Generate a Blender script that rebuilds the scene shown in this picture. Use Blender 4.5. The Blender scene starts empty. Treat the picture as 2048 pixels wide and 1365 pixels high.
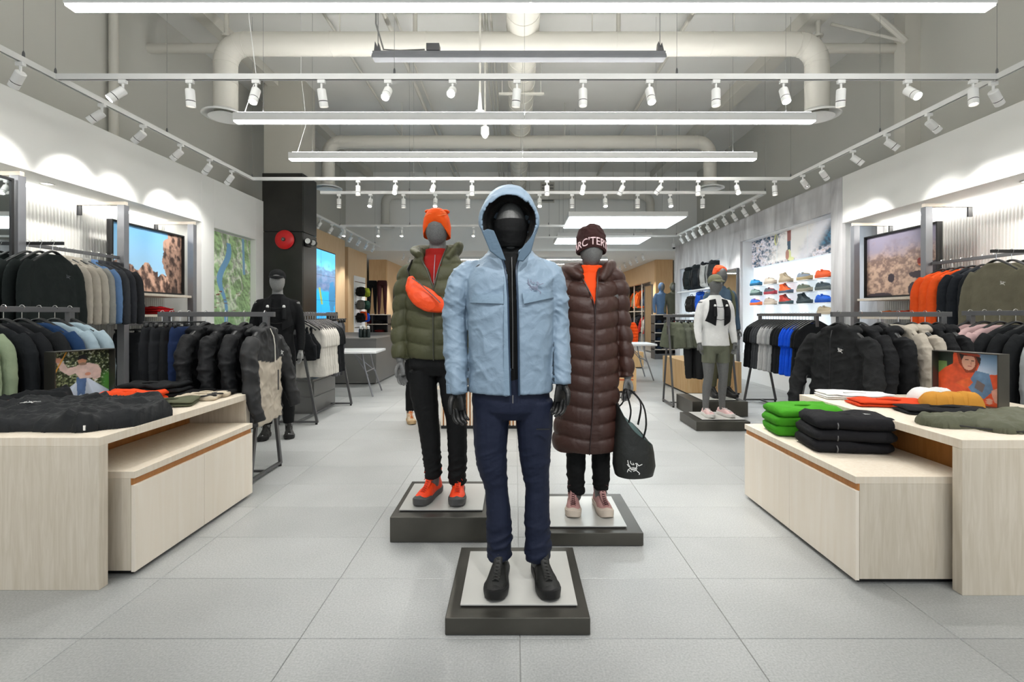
import bpy, bmesh, math, random
import numpy as np
from mathutils import Vector, Matrix

S = bpy.context.scene
COL = S.collection
PI = math.pi
# ------------------------------------------------------------------ camera
F = 954.0                      # focal length in pixels of the 2048 px wide frame
CX, CY, EYE = 1030.0, 630.0, 1.326
cam = bpy.data.cameras.new('camera'); cam.sensor_width = 36.0; cam.lens = 36.0*F/2048
cam.shift_x = -(CX-1024)/2048; cam.shift_y = (CY-682.5)/2048
cam.clip_start = 0.05
camo = bpy.data.objects.new('camera', cam); COL.objects.link(camo)
camo.location = (0, 0, EYE); camo.rotation_euler = (PI/2, 0, 0)
S.camera = camo
# ------------------------------------------------------------------ world, exposure
wd = bpy.data.worlds.new('world'); S.world = wd; wd.use_nodes = True
wd.node_tree.nodes['Background'].inputs[0].default_value = (0.93, 0.97, 1.0, 1)
wd.node_tree.nodes['Background'].inputs[1].default_value = 0.7
S.view_settings.view_transform = 'Standard'
S.view_settings.look = 'None'
S.view_settings.exposure = 0.62
S.view_settings.gamma = 1.0
S.view_settings.use_curve_mapping = False
STRIP_POWER = 15.0            # linear pendant diffusers
SPOT_POWER = 30.0             # each track head, watts
COVE_POWER = 15.0
PANEL_POWER = 4.0
ADDED_UP_POWER = 25.0
def px(x, y, d):               # a measured point of the place at distance d in front of the camera
    return ((x-CX)/F*d, d, EYE-(y-CY)/F*d)
# ------------------------------------------------------------------ materials
def lin(h):
    if isinstance(h, (tuple, list)): return tuple(h)[:3]
    h = h.lstrip('#'); o = []
    for i in (0, 2, 4):
        c = int(h[i:i+2], 16)/255
        o.append(c/12.92 if c <= .04045 else ((c+.055)/1.055)**2.4)
    return tuple(o)
MATS = {}
def mat(name, col='#808080', rough=.6, metal=0., kind=None, scale=20., amt=.1, bump=.2, emit=None, col2=None, sheen=0., spec=.5, aniso=None):
    if name in MATS: return MATS[name]
    m = bpy.data.materials.new(name); m.use_nodes = True
    nt = m.node_tree; b = nt.nodes['Principled BSDF']
    c = lin(col); c2 = lin(col2) if col2 else tuple(x*(1-amt) for x in c)
    b.inputs['Base Color'].default_value = (*c, 1)
    b.inputs['Roughness'].default_value = rough
    b.inputs['Metallic'].default_value = metal
    b.inputs['Specular IOR Level'].default_value = spec
    if sheen: b.inputs['Sheen Weight'].default_value = sheen
    if emit:
        b.inputs['Emission Color'].default_value = (*lin(emit[0]), 1)
        b.inputs['Emission Strength'].default_value = emit[1]
    N = nt.nodes.new; L = nt.links.new
    if kind in ('cloth', 'noise', 'wood', 'steel', 'stone', 'knit', 'shell'):
        tc = N('ShaderNodeTexCoord'); mp = N('ShaderNodeMapping'); L(tc.outputs['Object'], mp.inputs[0])
        n = N('ShaderNodeTexNoise'); L(mp.outputs[0], n.inputs['Vector'])
        n.inputs['Scale'].default_value = scale; n.inputs['Detail'].default_value = 5
        r = N('ShaderNodeValToRGB')
        r.color_ramp.elements[0].position = .32; r.color_ramp.elements[1].position = .68
        r.color_ramp.elements[0].color = (*c2, 1); r.color_ramp.elements[1].color = (*c, 1)
        L(n.outputs['Fac'], r.inputs[0]); L(r.outputs[0], b.inputs['Base Color'])
        if kind == 'wood': mp.inputs['Scale'].default_value = aniso or (6, 6, .45); n.inputs['Distortion'].default_value = .8
        if kind == 'steel': mp.inputs['Scale'].default_value = aniso or (1, 1, 1)
        bp = N('ShaderNodeBump'); bp.inputs['Strength'].default_value = bump
        if kind in ('cloth', 'knit', 'shell'):
            n2 = N('ShaderNodeTexNoise'); L(tc.outputs['Object'], n2.inputs['Vector'])
            n2.inputs['Scale'].default_value = {'cloth': 30., 'knit': 160., 'shell': 13.}[kind]; n2.inputs['Detail'].default_value = 6; n2.inputs['Distortion'].default_value = .5
            L(n2.outputs['Fac'], bp.inputs['Height']); bp.inputs['Distance'].default_value = {'cloth': .008, 'knit': .004, 'shell': .022}[kind]
        else:
            L(n.outputs['Fac'], bp.inputs['Height']); bp.inputs['Distance'].default_value = .002
        if bump: L(bp.outputs[0], b.inputs['Normal'])
    MATS[name] = m
    return m
def paintmat(name, rough=.5, emit=0.):
    if name in MATS: return MATS[name]
    m = bpy.data.materials.new(name); m.use_nodes = True; nt = m.node_tree; b = nt.nodes['Principled BSDF']
    a = nt.nodes.new('ShaderNodeAttribute'); a.attribute_name = 'paint'
    nt.links.new(a.outputs['Color'], b.inputs['Base Color']); b.inputs['Roughness'].default_value = rough
    if emit:
        nt.links.new(a.outputs['Color'], b.inputs['Emission Color']); b.inputs['Emission Strength'].default_value = emit
    MATS[name] = m; return m
def clothbump(m, scale=13., dist=.02, strength=.45):
    nt = m.node_tree; tc = nt.nodes.new('ShaderNodeTexCoord'); n = nt.nodes.new('ShaderNodeTexNoise'); n.inputs['Scale'].default_value = scale; n.inputs['Detail'].default_value = 6; n.inputs['Distortion'].default_value = .5
    b = nt.nodes.new('ShaderNodeBump'); b.inputs['Strength'].default_value = strength; b.inputs['Distance'].default_value = dist
    nt.links.new(tc.outputs['Object'], n.inputs['Vector']); nt.links.new(n.outputs['Fac'], b.inputs['Height']); nt.links.new(b.outputs[0], nt.nodes['Principled BSDF'].inputs['Normal'])
def fab(col, rough=.85, kind='cloth', name=None, **k):       # a cloth of a given colour
    return mat(name or 'fabric_'+col.strip('#'), col, rough, 0, kind, 9., .14, .45, spec=.2, **k)
# ------------------------------------------------------------------ vector noise
def _h(ix, iy, iz, s):
    n = (ix*374761393 + iy*668265263 + iz*2147483647 + s*974634777) & 0xffffffff
    n = ((n ^ (n >> 13))*1274126177) & 0xffffffff
    return ((n ^ (n >> 16)) & 0xffff)/65535.0
def vn(p, seed=0):
    p = np.asarray(p, float); i = np.floor(p).astype(np.int64); f = p-i; f = f*f*(3-2*f)
    r = 0
    for dx in (0, 1):
        for dy in (0, 1):
            for dz in (0, 1):
                w = (f[:, 0] if dx else 1-f[:, 0])*(f[:, 1] if dy else 1-f[:, 1])*(f[:, 2] if dz else 1-f[:, 2])
                r = r + w*_h(i[:, 0]+dx, i[:, 1]+dy, i[:, 2]+dz, seed)
    return r
def fbm(p, seed=0, o=3):
    p = np.asarray(p, float); r = 0; a = .5; t = 0
    for k in range(o): r = r+a*vn(p*(2.03**k), seed+k*17); t += a; a *= .5
    return r/t
def ridge(p, seed=0, o=2):
    p = np.asarray(p, float); r = 0; a = 1.; t = 0
    for k in range(o): r = r+a*(1-np.abs(2*vn(p*(2.1**k), seed+31*k)-1))**2; t += a; a *= .5
    return r/t
# ------------------------------------------------------------------ mesh builder
class MB:
    def __init__(s): s.v = []; s.f = []; s.m = []; s.cur = 0
    def add(s, vs, fs):
        o = len(s.v); s.v.extend([tuple(map(float, v)) for v in vs])
        for f in fs: s.f.append(tuple(i+o for i in f)); s.m.append(s.cur)
        return s
    def mi(s, k): s.cur = k; return s
    def box(s, x0, x1, y0, y1, z0, z1):
        return s.add([(x, y, z) for z in (z0, z1) for y in (y0, y1) for x in (x0, x1)],
                     [(0, 2, 3, 1), (4, 5, 7, 6), (0, 1, 5, 4), (2, 6, 7, 3), (0, 4, 6, 2), (1, 3, 7, 5)])
    def rings(s, R, closed=True, cap=True):
        n = len(R[0]); vs = [p for r in R for p in r]; fs = []
        for i in range(len(R)-1):
            for j in range(n if closed else n-1):
                a = i*n+j; b = i*n+(j+1) % n
                fs.append((a, b, b+n, a+n))
        if cap and closed:
            fs.append(tuple(range(n-1, -1, -1))); fs.append(tuple(range((len(R)-1)*n, len(R)*n)))
        return s.add(vs, fs)
    def tube(s, pts, r, n=8, cap=True, sq=None, up=None):
        """r: number or list of numbers / (a, b) pairs; a along the side axis, b along the other."""
        P = [Vector(p) for p in pts]; m = len(P)
        if not isinstance(r, list): r = [r]*m
        T = []
        for i in range(m):
            t = (P[min(i+1, m-1)]-P[max(i-1, 0)]); T.append(t.normalized() if t.length > 1e-9 else Vector((0, 0, 1)))
        u = Vector(up) if up else (Vector((0, 1, 0)) if abs(T[0].y) < .9 else Vector((1, 0, 0)))
        R = []
        for i in range(m):
            a = u.cross(T[i]);
            if a.length < 1e-6: a = Vector((1, 0, 0))
            a.normalize(); b = T[i].cross(a).normalized(); u = b
            ra, rb = r[i] if isinstance(r[i], (tuple, list)) else (r[i], r[i])
            ring = []
            for j in range(n):
                t = 2*PI*(j+(.5 if n == 4 else 0))/n; c, q = math.cos(t), math.sin(t)
                if sq: c = math.copysign(abs(c)**sq, c); q = math.copysign(abs(q)**sq, q)
                ring.append(tuple(P[i]+a*(ra*c)+b*(rb*q)))
            R.append(ring)
        return s.rings(R, True, cap)
    def lathe(s, prof, n=16, o=(0, 0, 0), ax='z', cap=True):
        R = []
        for r, z in prof:
            ring = []
            for j in range(n):
                t = 2*PI*j/n; a, b = r*math.cos(t), r*math.sin(t)
                ring.append({'z': (o[0]+a, o[1]+b, o[2]+z), 'y': (o[0]+a, o[1]+z, o[2]-b), 'x': (o[0]+z, o[1]+a, o[2]+b)}[ax])
            R.append(ring)
        return s.rings(R, True, cap)
    def prism(s, poly, a, b, ax='y'):
        def P(u, v, w): return {'y': (u, w, v), 'x': (w, u, v), 'z': (u, v, w)}[ax]
        n = len(poly); vs = [P(u, v, a) for u, v in poly]+[P(u, v, b) for u, v in poly]
        fs = [tuple(range(n)), tuple(range(2*n-1, n-1, -1))]+[(i, i+n, (i+1) % n+n, (i+1) % n) for i in range(n)]
        return s.add(vs, fs)
    def ell(s, c, r, n=12, m=8):
        R = []
        for i in range(1, m):
            t = PI*i/m; R.append([(c[0]+r[0]*math.sin(t)*math.cos(2*PI*j/n), c[1]+r[1]*math.sin(t)*math.sin(2*PI*j/n), c[2]-r[2]*math.cos(t)) for j in range(n)])
        return s.rings(R)
    def mesh(s, name, fix=True):
        me = bpy.data.meshes.new(name); me.from_pydata(s.v, [], s.f)
        if s.m and max(s.m): me.polygons.foreach_set('material_index', s.m)
        if fix:
            bm = bmesh.new(); bm.from_mesh(me); bmesh.ops.recalc_face_normals(bm, faces=bm.faces); bm.to_mesh(me); bm.free()
        me.update(); return me
    def build(s, name, mats, parent=None, smooth=False, bev=0., loc=None, fix=True):
        return link(name, s.mesh(name, fix), mats, parent, smooth, bev, loc)
def link(name, me, mats, parent=None, smooth=False, bev=0., loc=None):
    if not isinstance(mats, (list, tuple)): mats = [mats]
    if not me.materials:
        for m in mats: me.materials.append(m)
    if smooth:
        me.polygons.foreach_set('use_smooth', [True]*len(me.polygons))
        if smooth != 'all': 
            try: me.set_sharp_from_angle(angle=math.radians(40 if smooth is True else smooth))
            except Exception: pass
    o = bpy.data.objects.new(name, me); COL.objects.link(o)
    if loc: o.location = loc
    if parent: o.parent = parent
    if bev:
        b = o.modifiers.new('bevel', 'BEVEL'); b.width = bev; b.segments = 2; b.limit_method = 'ANGLE'
    return o
def tag(o, label, cat, group=None):
    o['label'] = label; o['category'] = cat
    if group: o['group'] = group
    return o
def thing(name, label, cat, loc=(0, 0, 0), rz=0., group=None):
    o = bpy.data.objects.new(name, None); COL.objects.link(o); o.empty_display_size = .05
    o.location = loc; o.rotation_euler = (0, 0, rz)
    return tag(o, label, cat, group)
def struct(o): o['kind'] = 'structure'; return o
def stuff(o): o['kind'] = 'stuff'; return o
KIDS = {}
def kids(o):
    return [c for c in o.children]
def dup(root, loc, rz=0., label=None, group=None, name=None, tilt=None):
    r = root.copy(); COL.objects.link(r); r.location = loc; r.rotation_euler = (tilt[0] if tilt else 0, tilt[1] if tilt else 0, rz)
    if name: r.name = name
    if label: r['label'] = label
    if group: r['group'] = group
    new = [r]
    for ch in list(root.children):
        c = ch.copy(); COL.objects.link(c); c.parent = r; new.append(c)
        for g in list(ch.children):
            d = g.copy(); COL.objects.link(d); d.parent = c; new.append(d)
    return r, new
def recolor(objs, mapping):
    for o in objs:
        if o.type != 'MESH': continue
        for sl in o.material_slots:
            m = sl.material
            if m and m.name in mapping:
                sl.link = 'OBJECT'; sl.material = mapping[m.name]
# fuse overlapping solids into one skin (voxel remesh), optionally push the surface along its normals
def fuse(mb, voxel=.006, smooth=4, disp=None):
    me = mb.mesh('tmp'); o = bpy.data.objects.new('tmp', me); COL.objects.link(o)
    r = o.modifiers.new('r', 'REMESH'); r.mode = 'VOXEL'; r.voxel_size = voxel; r.adaptivity = 0
    if smooth:
        q = o.modifiers.new('s', 'SMOOTH'); q.iterations = smooth; q.factor = .5
    dg = bpy.context.evaluated_depsgraph_get(); ev = o.evaluated_get(dg)
    out = bpy.data.meshes.new_from_object(ev)
    bpy.data.objects.remove(o); bpy.data.meshes.remove(me)
    if disp is not None: displace(out, disp)
    return out
def coords(me):
    a = np.empty(len(me.vertices)*3, np.float32); me.vertices.foreach_get('co', a); return a.reshape(-1, 3).astype(float)
def displace(me, fn):
    p = coords(me); n = np.empty(len(me.vertices)*3, np.float32); me.vertices.foreach_get('normal', n); n = n.reshape(-1, 3).astype(float)
    q = fn(p, n)
    if q.ndim == 1: q = p+n*q[:, None]
    me.vertices.foreach_set('co', q.astype(np.float32).ravel()); me.update()
def setpaint(me, cols):
    a = me.color_attributes.new('paint', 'FLOAT_COLOR', 'POINT')
    c = np.ones((len(me.vertices), 4), np.float32); c[:, :3] = cols; a.data.foreach_set('color', c.ravel())
# board: flat print painted onto a fine grid. fn(u, v) -> (n,3) linear colours; u right, v up, both 0..1
def board(name, o, ax, up, nu, nv, fn, parent, rough=.5, emit=0.):
    o = np.array(o, float); ax = np.array(ax, float); up = np.array(up, float)
    u, v = np.meshgrid(np.linspace(0, 1, nu), np.linspace(0, 1, nv)); u = u.ravel(); v = v.ravel()
    p = o+u[:, None]*ax+v[:, None]*up
    fs = [(j*nu+i, j*nu+i+1, (j+1)*nu+i+1, (j+1)*nu+i) for j in range(nv-1) for i in range(nu-1)]
    me = bpy.data.meshes.new(name); me.from_pydata(p.tolist(), [], fs); me.update()
    setpaint(me, np.clip(fn(u, v), 0, 4))
    return link(name, me, paintmat('print_%g_%g' % (rough, emit), rough, emit), parent)
# ================================================================== ROOM
XL, XR = -4.4, 4.7             # faces of the left and right display walls
ZW = 3.31                      # their top
ZC = 5.5                       # deck
m_wall = mat('wall_white', '#edede9', .8, kind='noise', scale=3, amt=.02, bump=.05)
m_up = mat('upper_wall_paint', '#c2c1b9', .85, kind='noise', scale=1.2, amt=.03, bump=.1)
m_ceil = mat('deck_paint', '#dcdbd6', .85, kind='noise', scale=1.5, amt=.05, bump=.3)
m_duct = mat('duct_paint', '#cdcac0', .6, kind='noise', scale=2, amt=.03, bump=.05)
m_rail = mat('painted_rail_white', '#dededb', .45)
m_cable = mat('cable_grey', '#8b8b88', .5, .6)
m_head = mat('lamp_head_white', '#e6e6e3', .45)
m_black = mat('black_plastic', '#141414', .5)
m_steel = mat('blackened_steel', '#5b5953', .36, .75, 'steel', 3., .35, .05)
m_grey = mat('grey_metal', '#8f9094', .42, .7, 'noise', 8, .08, .05)
m_dgrey = mat('dark_grey_metal', '#69696a', .45, .6, 'noise', 8, .1, .05)
m_chrome = mat('chrome_wire', '#d8d8d8', .22, 1.)
m_lamp = mat('lamp_lens', '#ffffff', .3, emit=('#fffaf2', 40.0))
m_strip = mat('strip_diffuser', '#ffffff', .3, emit=('#fdfcf8', STRIP_POWER))
m_added_uplight = mat('added_uplight_strip', '#ffffff', .3, emit=('#fbfaf8', ADDED_UP_POWER))
m_plateA = mat('plate_satin', '#c6c6c1', .3, .2, 'noise', 4, .05, .03)
m_wood = mat('maple_ply', '#e6dccc', .5, 0, 'wood', 9., col2='#ddd0bc', bump=.05)
m_woodend = mat('maple_upright', '#d9cfbf', .5, 0, 'wood', 9., col2='#cbc0ad', bump=.05)
m_wood_bounce = mat('maple_bounce_tint', '#bd7f42', .5, 0, 'wood', 6., col2='#a96e35', bump=.05)  # warm bounce light between the boards is put into this colour
m_door = mat('maple_door', '#efe6d8', .5, 0, 'wood', 3., col2='#eadfce', bump=.03)
m_oak = mat('oak_panel', '#dcbf98', .5, 0, 'wood', 5., col2='#d3b389', bump=.04)
# floor ---------------------------------------------------------------
def tile_mat():
    m = mat('floor_tile', '#b5b7b6', .34, 0, 'noise', 2.2, .10, .12, spec=.45)
    nt = m.node_tree; N = nt.nodes.new; L = nt.links.new; b = nt.nodes['Principled BSDF']
    g = N('ShaderNodeNewGeometry'); n = N('ShaderNodeTexNoise'); n.inputs['Scale'].default_value = 1.3; n.inputs['Detail'].default_value = 6
    L(g.outputs['Position'], n.inputs['Vector'])
    n3 = N('ShaderNodeTexNoise'); n3.inputs['Scale'].default_value = 120; n3.inputs['Detail'].default_value = 2; L(g.outputs['Position'], n3.inputs['Vector'])
    r = N('ShaderNodeValToRGB'); r.color_ramp.elements[0].position = .3; r.color_ramp.elements[1].position = .7
    r.color_ramp.elements[0].color = (*lin('#9fa1a0'), 1); r.color_ramp.elements[1].color = (*lin('#b1b3b2'), 1); L(n.outputs['Fac'], r.inputs[0])
    mx = N('ShaderNodeMix'); mx.data_type = 'RGBA'; mx.blend_type = 'OVERLAY'; mx.inputs[0].default_value = .35
    L(r.outputs[0], mx.inputs[6]); L(n3.outputs['Fac'], mx.inputs[7]); L(mx.outputs[2], b.inputs['Base Color'])
    oi = N('ShaderNodeObjectInfo'); hv = N('ShaderNodeHueSaturation'); mr = N('ShaderNodeMapRange'); mr.inputs[3].default_value = .95; mr.inputs[4].default_value = 1.04
    L(oi.outputs['Random'], mr.inputs[0]); L(mr.outputs[0], hv.inputs['Value']); L(mx.outputs[2], hv.inputs['Color']); L(hv.outputs[0], b.inputs['Base Color'])
    r2 = N('ShaderNodeMapRange'); r2.inputs[3].default_value = .26; r2.inputs[4].default_value = .46; L(n.outputs['Fac'], r2.inputs[0]); L(r2.outputs[0], b.inputs['Roughness'])
    return m
m_tile = tile_mat()
m_grout = mat('grout', '#9a9a97', .8)
fl = struct(MB().box(-6.6, 6.6, -2.2, 32, -.12, -.004).build('floor', m_grout))
TW, TD = .9, .445
y = 1.952-TD*3; tme = {}
def tile_mesh(w, d):
    k = (round(w, 3), round(d, 3))
    if k not in tme:
        e = .0012; c = .002
        mb = MB(); z1 = 0
        vs = [(e, e, -.004), (w-e, e, -.004), (w-e, d-e, -.004), (e, d-e, -.004), (e, e, -c), (w-e, e, -c), (w-e, d-e, -c), (e, d-e, -c), (e+c, e+c, 0), (w-e-c, e+c, 0), (w-e-c, d-e-c, 0), (e+c, d-e-c, 0)]
        mb.add(vs, [(0, 1, 5, 4), (1, 2, 6, 5), (2, 3, 7, 6), (3, 0, 4, 7), (4, 5, 9, 8), (5, 6, 10, 9), (6, 7, 11, 10), (7, 4, 8, 11), (8, 9, 10, 11)])
        me = mb.mesh('tile'); me.materials.append(m_tile); tme[k] = me
    return tme[k]
while y < 9.0:
    i = -6
    while .02+i*TW < 5.4:
        x0 = .02+i*TW
        if abs(x0+.45) < y*1.12+1.2:
            link('tile', tile_mesh(TW, TD), m_tile, fl, loc=(x0, y, 0))
        i += 1
    y += TD
yfar = y
g = MB()
xx = .02-7*TW
while xx < 6.3:
    yy = yfar
    while yy < 31.5:
        g.box(xx+.0012, xx+TW-.0012, yy+.0012, yy+TD*2-.0012, -.004, 0); yy += TD*2
    xx += TW
stuff(g.build('far_tiles', m_tile, fl))
g = MB()
for k in range(-7, 7):
    for j in range(5): g.box(.02+k*TW+.0012, .02+k*TW+TW-.0012, 1.952-TD*3-(j+1)*TD+.0012, 1.952-TD*3-j*TD-.0012, -.004, 0)
stuff(g.build('near_tiles', m_tile, fl))
# deck and upper walls --------------------------------------------------
struct(MB().box(-5.3, 5.6, -2.2, 14.1, ZC, ZC+.12).build('ceiling', m_ceil))
ul = struct(MB().box(-5.1, -4.95, -2.2, 14.1, 0, ZC).build('wall_left_upper', m_up))
ur = struct(MB().box(5.32, 5.47, -2.2, 14.1, 0, ZC).build('wall_right_upper', m_up))
struct(MB().box(-6.6, 6.6, 13.95, 14.1, 3.2, ZC).build('wall_back_bulkhead', m_wall))
struct(MB().box(-6.6, 6.6, 14.1, 22.7, 3.2, 3.3).build('ceiling_far', mat('low_ceiling', '#e8e7e3', .85)))
struct(MB().box(-6.6, 6.6, 22.5, 22.7, 0, 3.2).build('wall_back', m_oak))
# left display wall ------------------------------------------------------
HS = 2.63
wl = MB()
wl.box(-4.95, XL, -2.2, 6.7, HS, ZW)                    # soffit above the bays
wl.box(-4.95, XL, 6.7, 6.98, 0, ZW)
wl.box(-4.95, XL, 6.98, 8.1, 2.60, ZW); wl.box(-4.95, XL, 6.98, 8.1, 0, .55); wl.box(-4.95, -4.5, 6.98, 8.1, .55, 2.60)
wl.box(-4.95, XL, 8.1, 8.36, 0, ZW)
struct(wl.build('wall_left', m_wall, bev=.004))
wr = MB()
wr.box(XR, 5.32, -2.2, 6.85, HS+.01, ZW)
struct(wr.build('wall_right', m_wall, bev=.004))
# fluted backs
m_flute = mat('fluted_panel', '#e0dfda', .5, .0)
def flutes(name, x, y0, y1, z0, z1, s):
    n = int((y1-y0)/.038); R = []; pts = []
    for i in range(n*4+1):
        yy = y0+(y1-y0)*i/(n*4); q = [0, .0, .018, .018][i % 4]
        pts.append((x+s*q, yy))
    mb = MB(); mb.rings([[(p[0], p[1], z0) for p in pts], [(p[0], p[1], z1) for p in pts]], False, False)
    return struct(mb.build(name, m_flute))
flutes('wall_left_fluted', -4.94, -1., 6.7, 0, HS, 1)
flutes('wall_right_fluted', 5.31, -1., 6.85, 0, HS, -1)
# cove strips washing the fluted backs
m_cove = mat('cove_strip', '#ffffff', .4, emit=('#fdfcfa', COVE_POWER))
for nm, x0, x1, y1, lab in (('cove_light', -4.90, -4.86, 6.6, 'white light strip hidden above the fluted wall on the left'), ('cove_light', 5.23, 5.27, 6.75, 'white light strip hidden above the fluted wall on the right')):
    tag(MB().box(x0, x1, 2.0, y1, HS-.02, HS-.002).build(nm, m_cove), lab, 'light strip')
# right concrete wall with two lit niches -------------------------------
m_conc = mat('concrete_board', '#a9a9ab', .75, 0, 'noise', 1.3, .3, .25)
nt = m_conc.node_tree
for nd in nt.nodes:
    if nd.type == 'MAPPING': nd.inputs['Scale'].default_value = (1, 2.2, .6)
    if nd.type == 'TEX_NOISE': nd.inputs['Distortion'].default_value = 1.1; nd.inputs['Detail'].default_value = 9
    if nd.type == 'VALTORGB':
        nd.color_ramp.elements[0].position = .3; nd.color_ramp.elements[0].color = (*lin('#adabad'), 1); nd.color_ramp.elements[1].color = (*lin('#dededf'), 1)
wc = struct(MB().box(5.2, 5.32, 6.85, 14.0, 0, ZW).build('wall_right_concrete', m_conc))
def panel(y0, y1, z0, z1): return MB().box(XR, XR+.05, y0+.003, y1-.003, z0, z1).build('panel', m_conc, wc)
N1 = (7.1, 9.95, .55, 2.85); N2 = (10.95, 13.6, .55, 2.62)
for a, b in ((6.85, 7.1), (9.95, 10.45), (10.45, 10.95), (13.6, 14.0)): panel(a, b, 0, ZW)
for a, b in ((7.1, 8.05), (8.05, 9.0), (9.0, 9.95)): panel(a, b, N1[3], ZW)
for a, b in ((10.95, 11.8), (11.8, 12.7), (12.7, 13.6)): panel(a, b, N2[3], ZW)
m_lit = mat('niche_backlit_panel', '#f4fbff', .5, emit=('#e6f4ff', .32))
m_nw = mat('niche_white', '#f2f4f5', .6)
for (y0, y1, z0, z1) in (N1, N2):
    MB().box(XR, 4.98, y0, y1, 0, z0).build('niche_base', m_nw, wc)
    MB().box(4.98, 5.0, y0, y1, z0, z1).build('niche_back', m_lit, wc)
    nb = MB(); nb.box(XR+.051, 5.0, y0-.02, y0+.004, z0, z1); nb.box(XR+.051, 5.0, y1-.004, y1+.02, z0, z1); nb.box(XR+.051, 5.0, y0, y1, z1-.004, z1+.02)
    nb.build('niche_lining', m_nw, wc)
# wood clad left wall behind the column ---------------------------------
struct(MB().box(-4.95, -4.6, 8.9, 12.9, 0, ZW+.02).build('trim_1', m_oak))
struct(MB().box(-4.95, -4.72, 12.9, 13.15, 0, ZW+.02).build('trim_2', mat('oak_reveal', '#9c7546', .5, 0, 'wood', 5., col2='#8f693c')))
struct(MB().box(-4.95, -4.6, 13.15, 14.8, 0, 3.2).build('trim_3', m_oak))
struct(MB().box(-4.61, -4.585, 13.6, 14.6, 0.0, 2.45).build('trim_4', m_nw))
m_oakd = mat('oak_panel_face', '#cfa878', .5, 0, 'wood', 5., col2='#c49a68', bump=.04)
struct(MB().box(-4.96, -4.38, 16.2, 16.35, 0, 3.2).build('trim_5', m_oakd)); struct(MB().box(4.78, 5.36, 16.2, 16.35, 0, 3.2).build('trim_6', m_oakd))
struct(MB().box(-4.5, -4.38, 16.35, 22.5, 0, 3.2).build('trim_7', m_oak))
w = MB(); w.box(4.78, 4.9, 16.35, 16.75, 0, 3.2); w.box(4.78, 4.9, 16.75, 20.4, 2.5, 3.2); w.box(4.78, 4.9, 20.4, 22.5, 0, 3.2)
struct(w.build('trim_8', m_oak)); struct(MB().box(5.45, 5.55, 16.35, 22.5, 0, 3.2).build('trim_9', m_nw))
struct(MB().box(6.5, 6.6, 14, 22.7, 0, 3.2).build('wall_right_far', m_wall)); struct(MB().box(-6.6, -6.5, 14, 22.7, 0, 3.2).build('wall_left_far', m_wall))
# column -----------------------------------------------------------------
struct(MB().box(-4.4, -3.74, 8.36, 8.92, 3.81, ZC).build('column_upper', mat('column_paint', '#bab7ac', .8)))
m_cst = mat('column_steel', '#3d3c39', .34, .6, 'noise', 1.4, .45, .1)
clm = struct(MB().box(-4.39, -3.75, 8.37, 8.91, 0, 3.81).build('column', m_black))
for z0, z1 in ((0, 1.2), (1.2, 2.78), (2.785, 3.81)):
    MB().box(-4.42, -3.72, 8.34, 8.37, z0, z1-.006).build('panel', m_cst, clm, bev=.002)
    MB().box(-3.745, -3.715, 8.37, 8.93, z0, z1-.006).build('panel', m_cst, clm, bev=.002)
# deck details: joists, conduits
dg = MB()
dg.box(-4.33, -4.15, -2, 13.95, ZC-.16, ZC); dg.box(3.95, 4.2, -2, 13.95, ZC-.2, ZC)
struct(dg.build('ceiling_beams', m_duct))
cd = MB()
for x, z, r in ((-1.75, 5.35, .035), (-1.62, 5.36, .018), (-.32, 5.3, .016), (-.45, 5.3, .016), (-.38, 5.32, .012), (2.4, 5.4, .03), (-2.6, 5.42, .02)):
    cd.tube([(x, -1, z), (x, 13.9, z)], r, 8)
stuff(tag(cd.build('ceiling_conduit', m_duct, smooth=True), 'off-white conduits running along the deck ceiling', 'pipe'))
# ------------------------------------------------------------------ ducts
def arc(c, r, a0, a1, n, f): return [f(c, r, a0+(a1-a0)*i/n) for i in range(n+1)]
dnum = 0
for yd, zt, rr, lab in ((6.05, 4.76, .14, 'white cross duct nearest the shopfront with both ends turned down'), (9.37, 4.72, .125, 'second white cross duct, halfway down the ceiling'), (13.5, 4.72, .12, 'farthest white cross duct, just before the bulkhead')):
    t = thing('air_duct', lab, 'duct', (.08, yd, zt), group=None)
    R = .26; xw = 3.75
    P = [(-xw, 0, -.86)]+[(-xw+R-R*math.cos(a), 0, -R+R*math.sin(a)) for a in np.linspace(0, PI/2, 7)]
    P += [(xw-R+R*math.sin(a), 0, -R+R*math.cos(a)) for a in np.linspace(0, PI/2, 7)]+[(xw, 0, -.86)]
    MB().tube(P, rr, 20).build('duct', m_duct, t, smooth=True)
    jb = MB()
    for sx in (-1, 1):
        for a in np.linspace(0, PI/2, 5):
            c = Vector((sx*(xw-R+R*math.cos(a)), 0, -R+R*math.sin(a))); d = Vector((-sx*math.sin(a), 0, math.cos(a)))*.006
            jb.tube([c-d, c+d], rr+.004, 20)
        for z in (-.5,): jb.tube([(sx*xw, 0, z-.008), (sx*xw, 0, z+.008)], rr+.004, 20)
    for x in (-2.4, -1.2, 1.2, 2.4): jb.tube([(x-.008, 0, 0), (x+.008, 0, 0)], rr+.004, 20)
    stuff(jb.build('seam', m_duct, t, smooth=True))
    for sx in (-1, 1):
        df = MB().lathe([(.05, .0), (rr+.015, 0), (.20, -.035), (.265, -.06), (.27, -.075), (.255, -.08), (.215, -.05), (.13, -.02), (.12, .0)], 32, (sx*xw, 0, -.84)).build('diffuser', m_head, t, smooth=True)
        MB().lathe([(.0, -.03), (.13, -.035), (.19, -.07), (.195, -.078), (.13, -.062), (0, -.055)], 32, (sx*xw, 0, -.86)).build('diffuser_cone', m_head, df, smooth=True)
    for x in (-2.3, .9, 2.7):
        MB().tube([(x, 0, rr), (x, 0, ZC-zt)], .008, 6).build('hanger_rod', m_duct, t)
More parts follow.
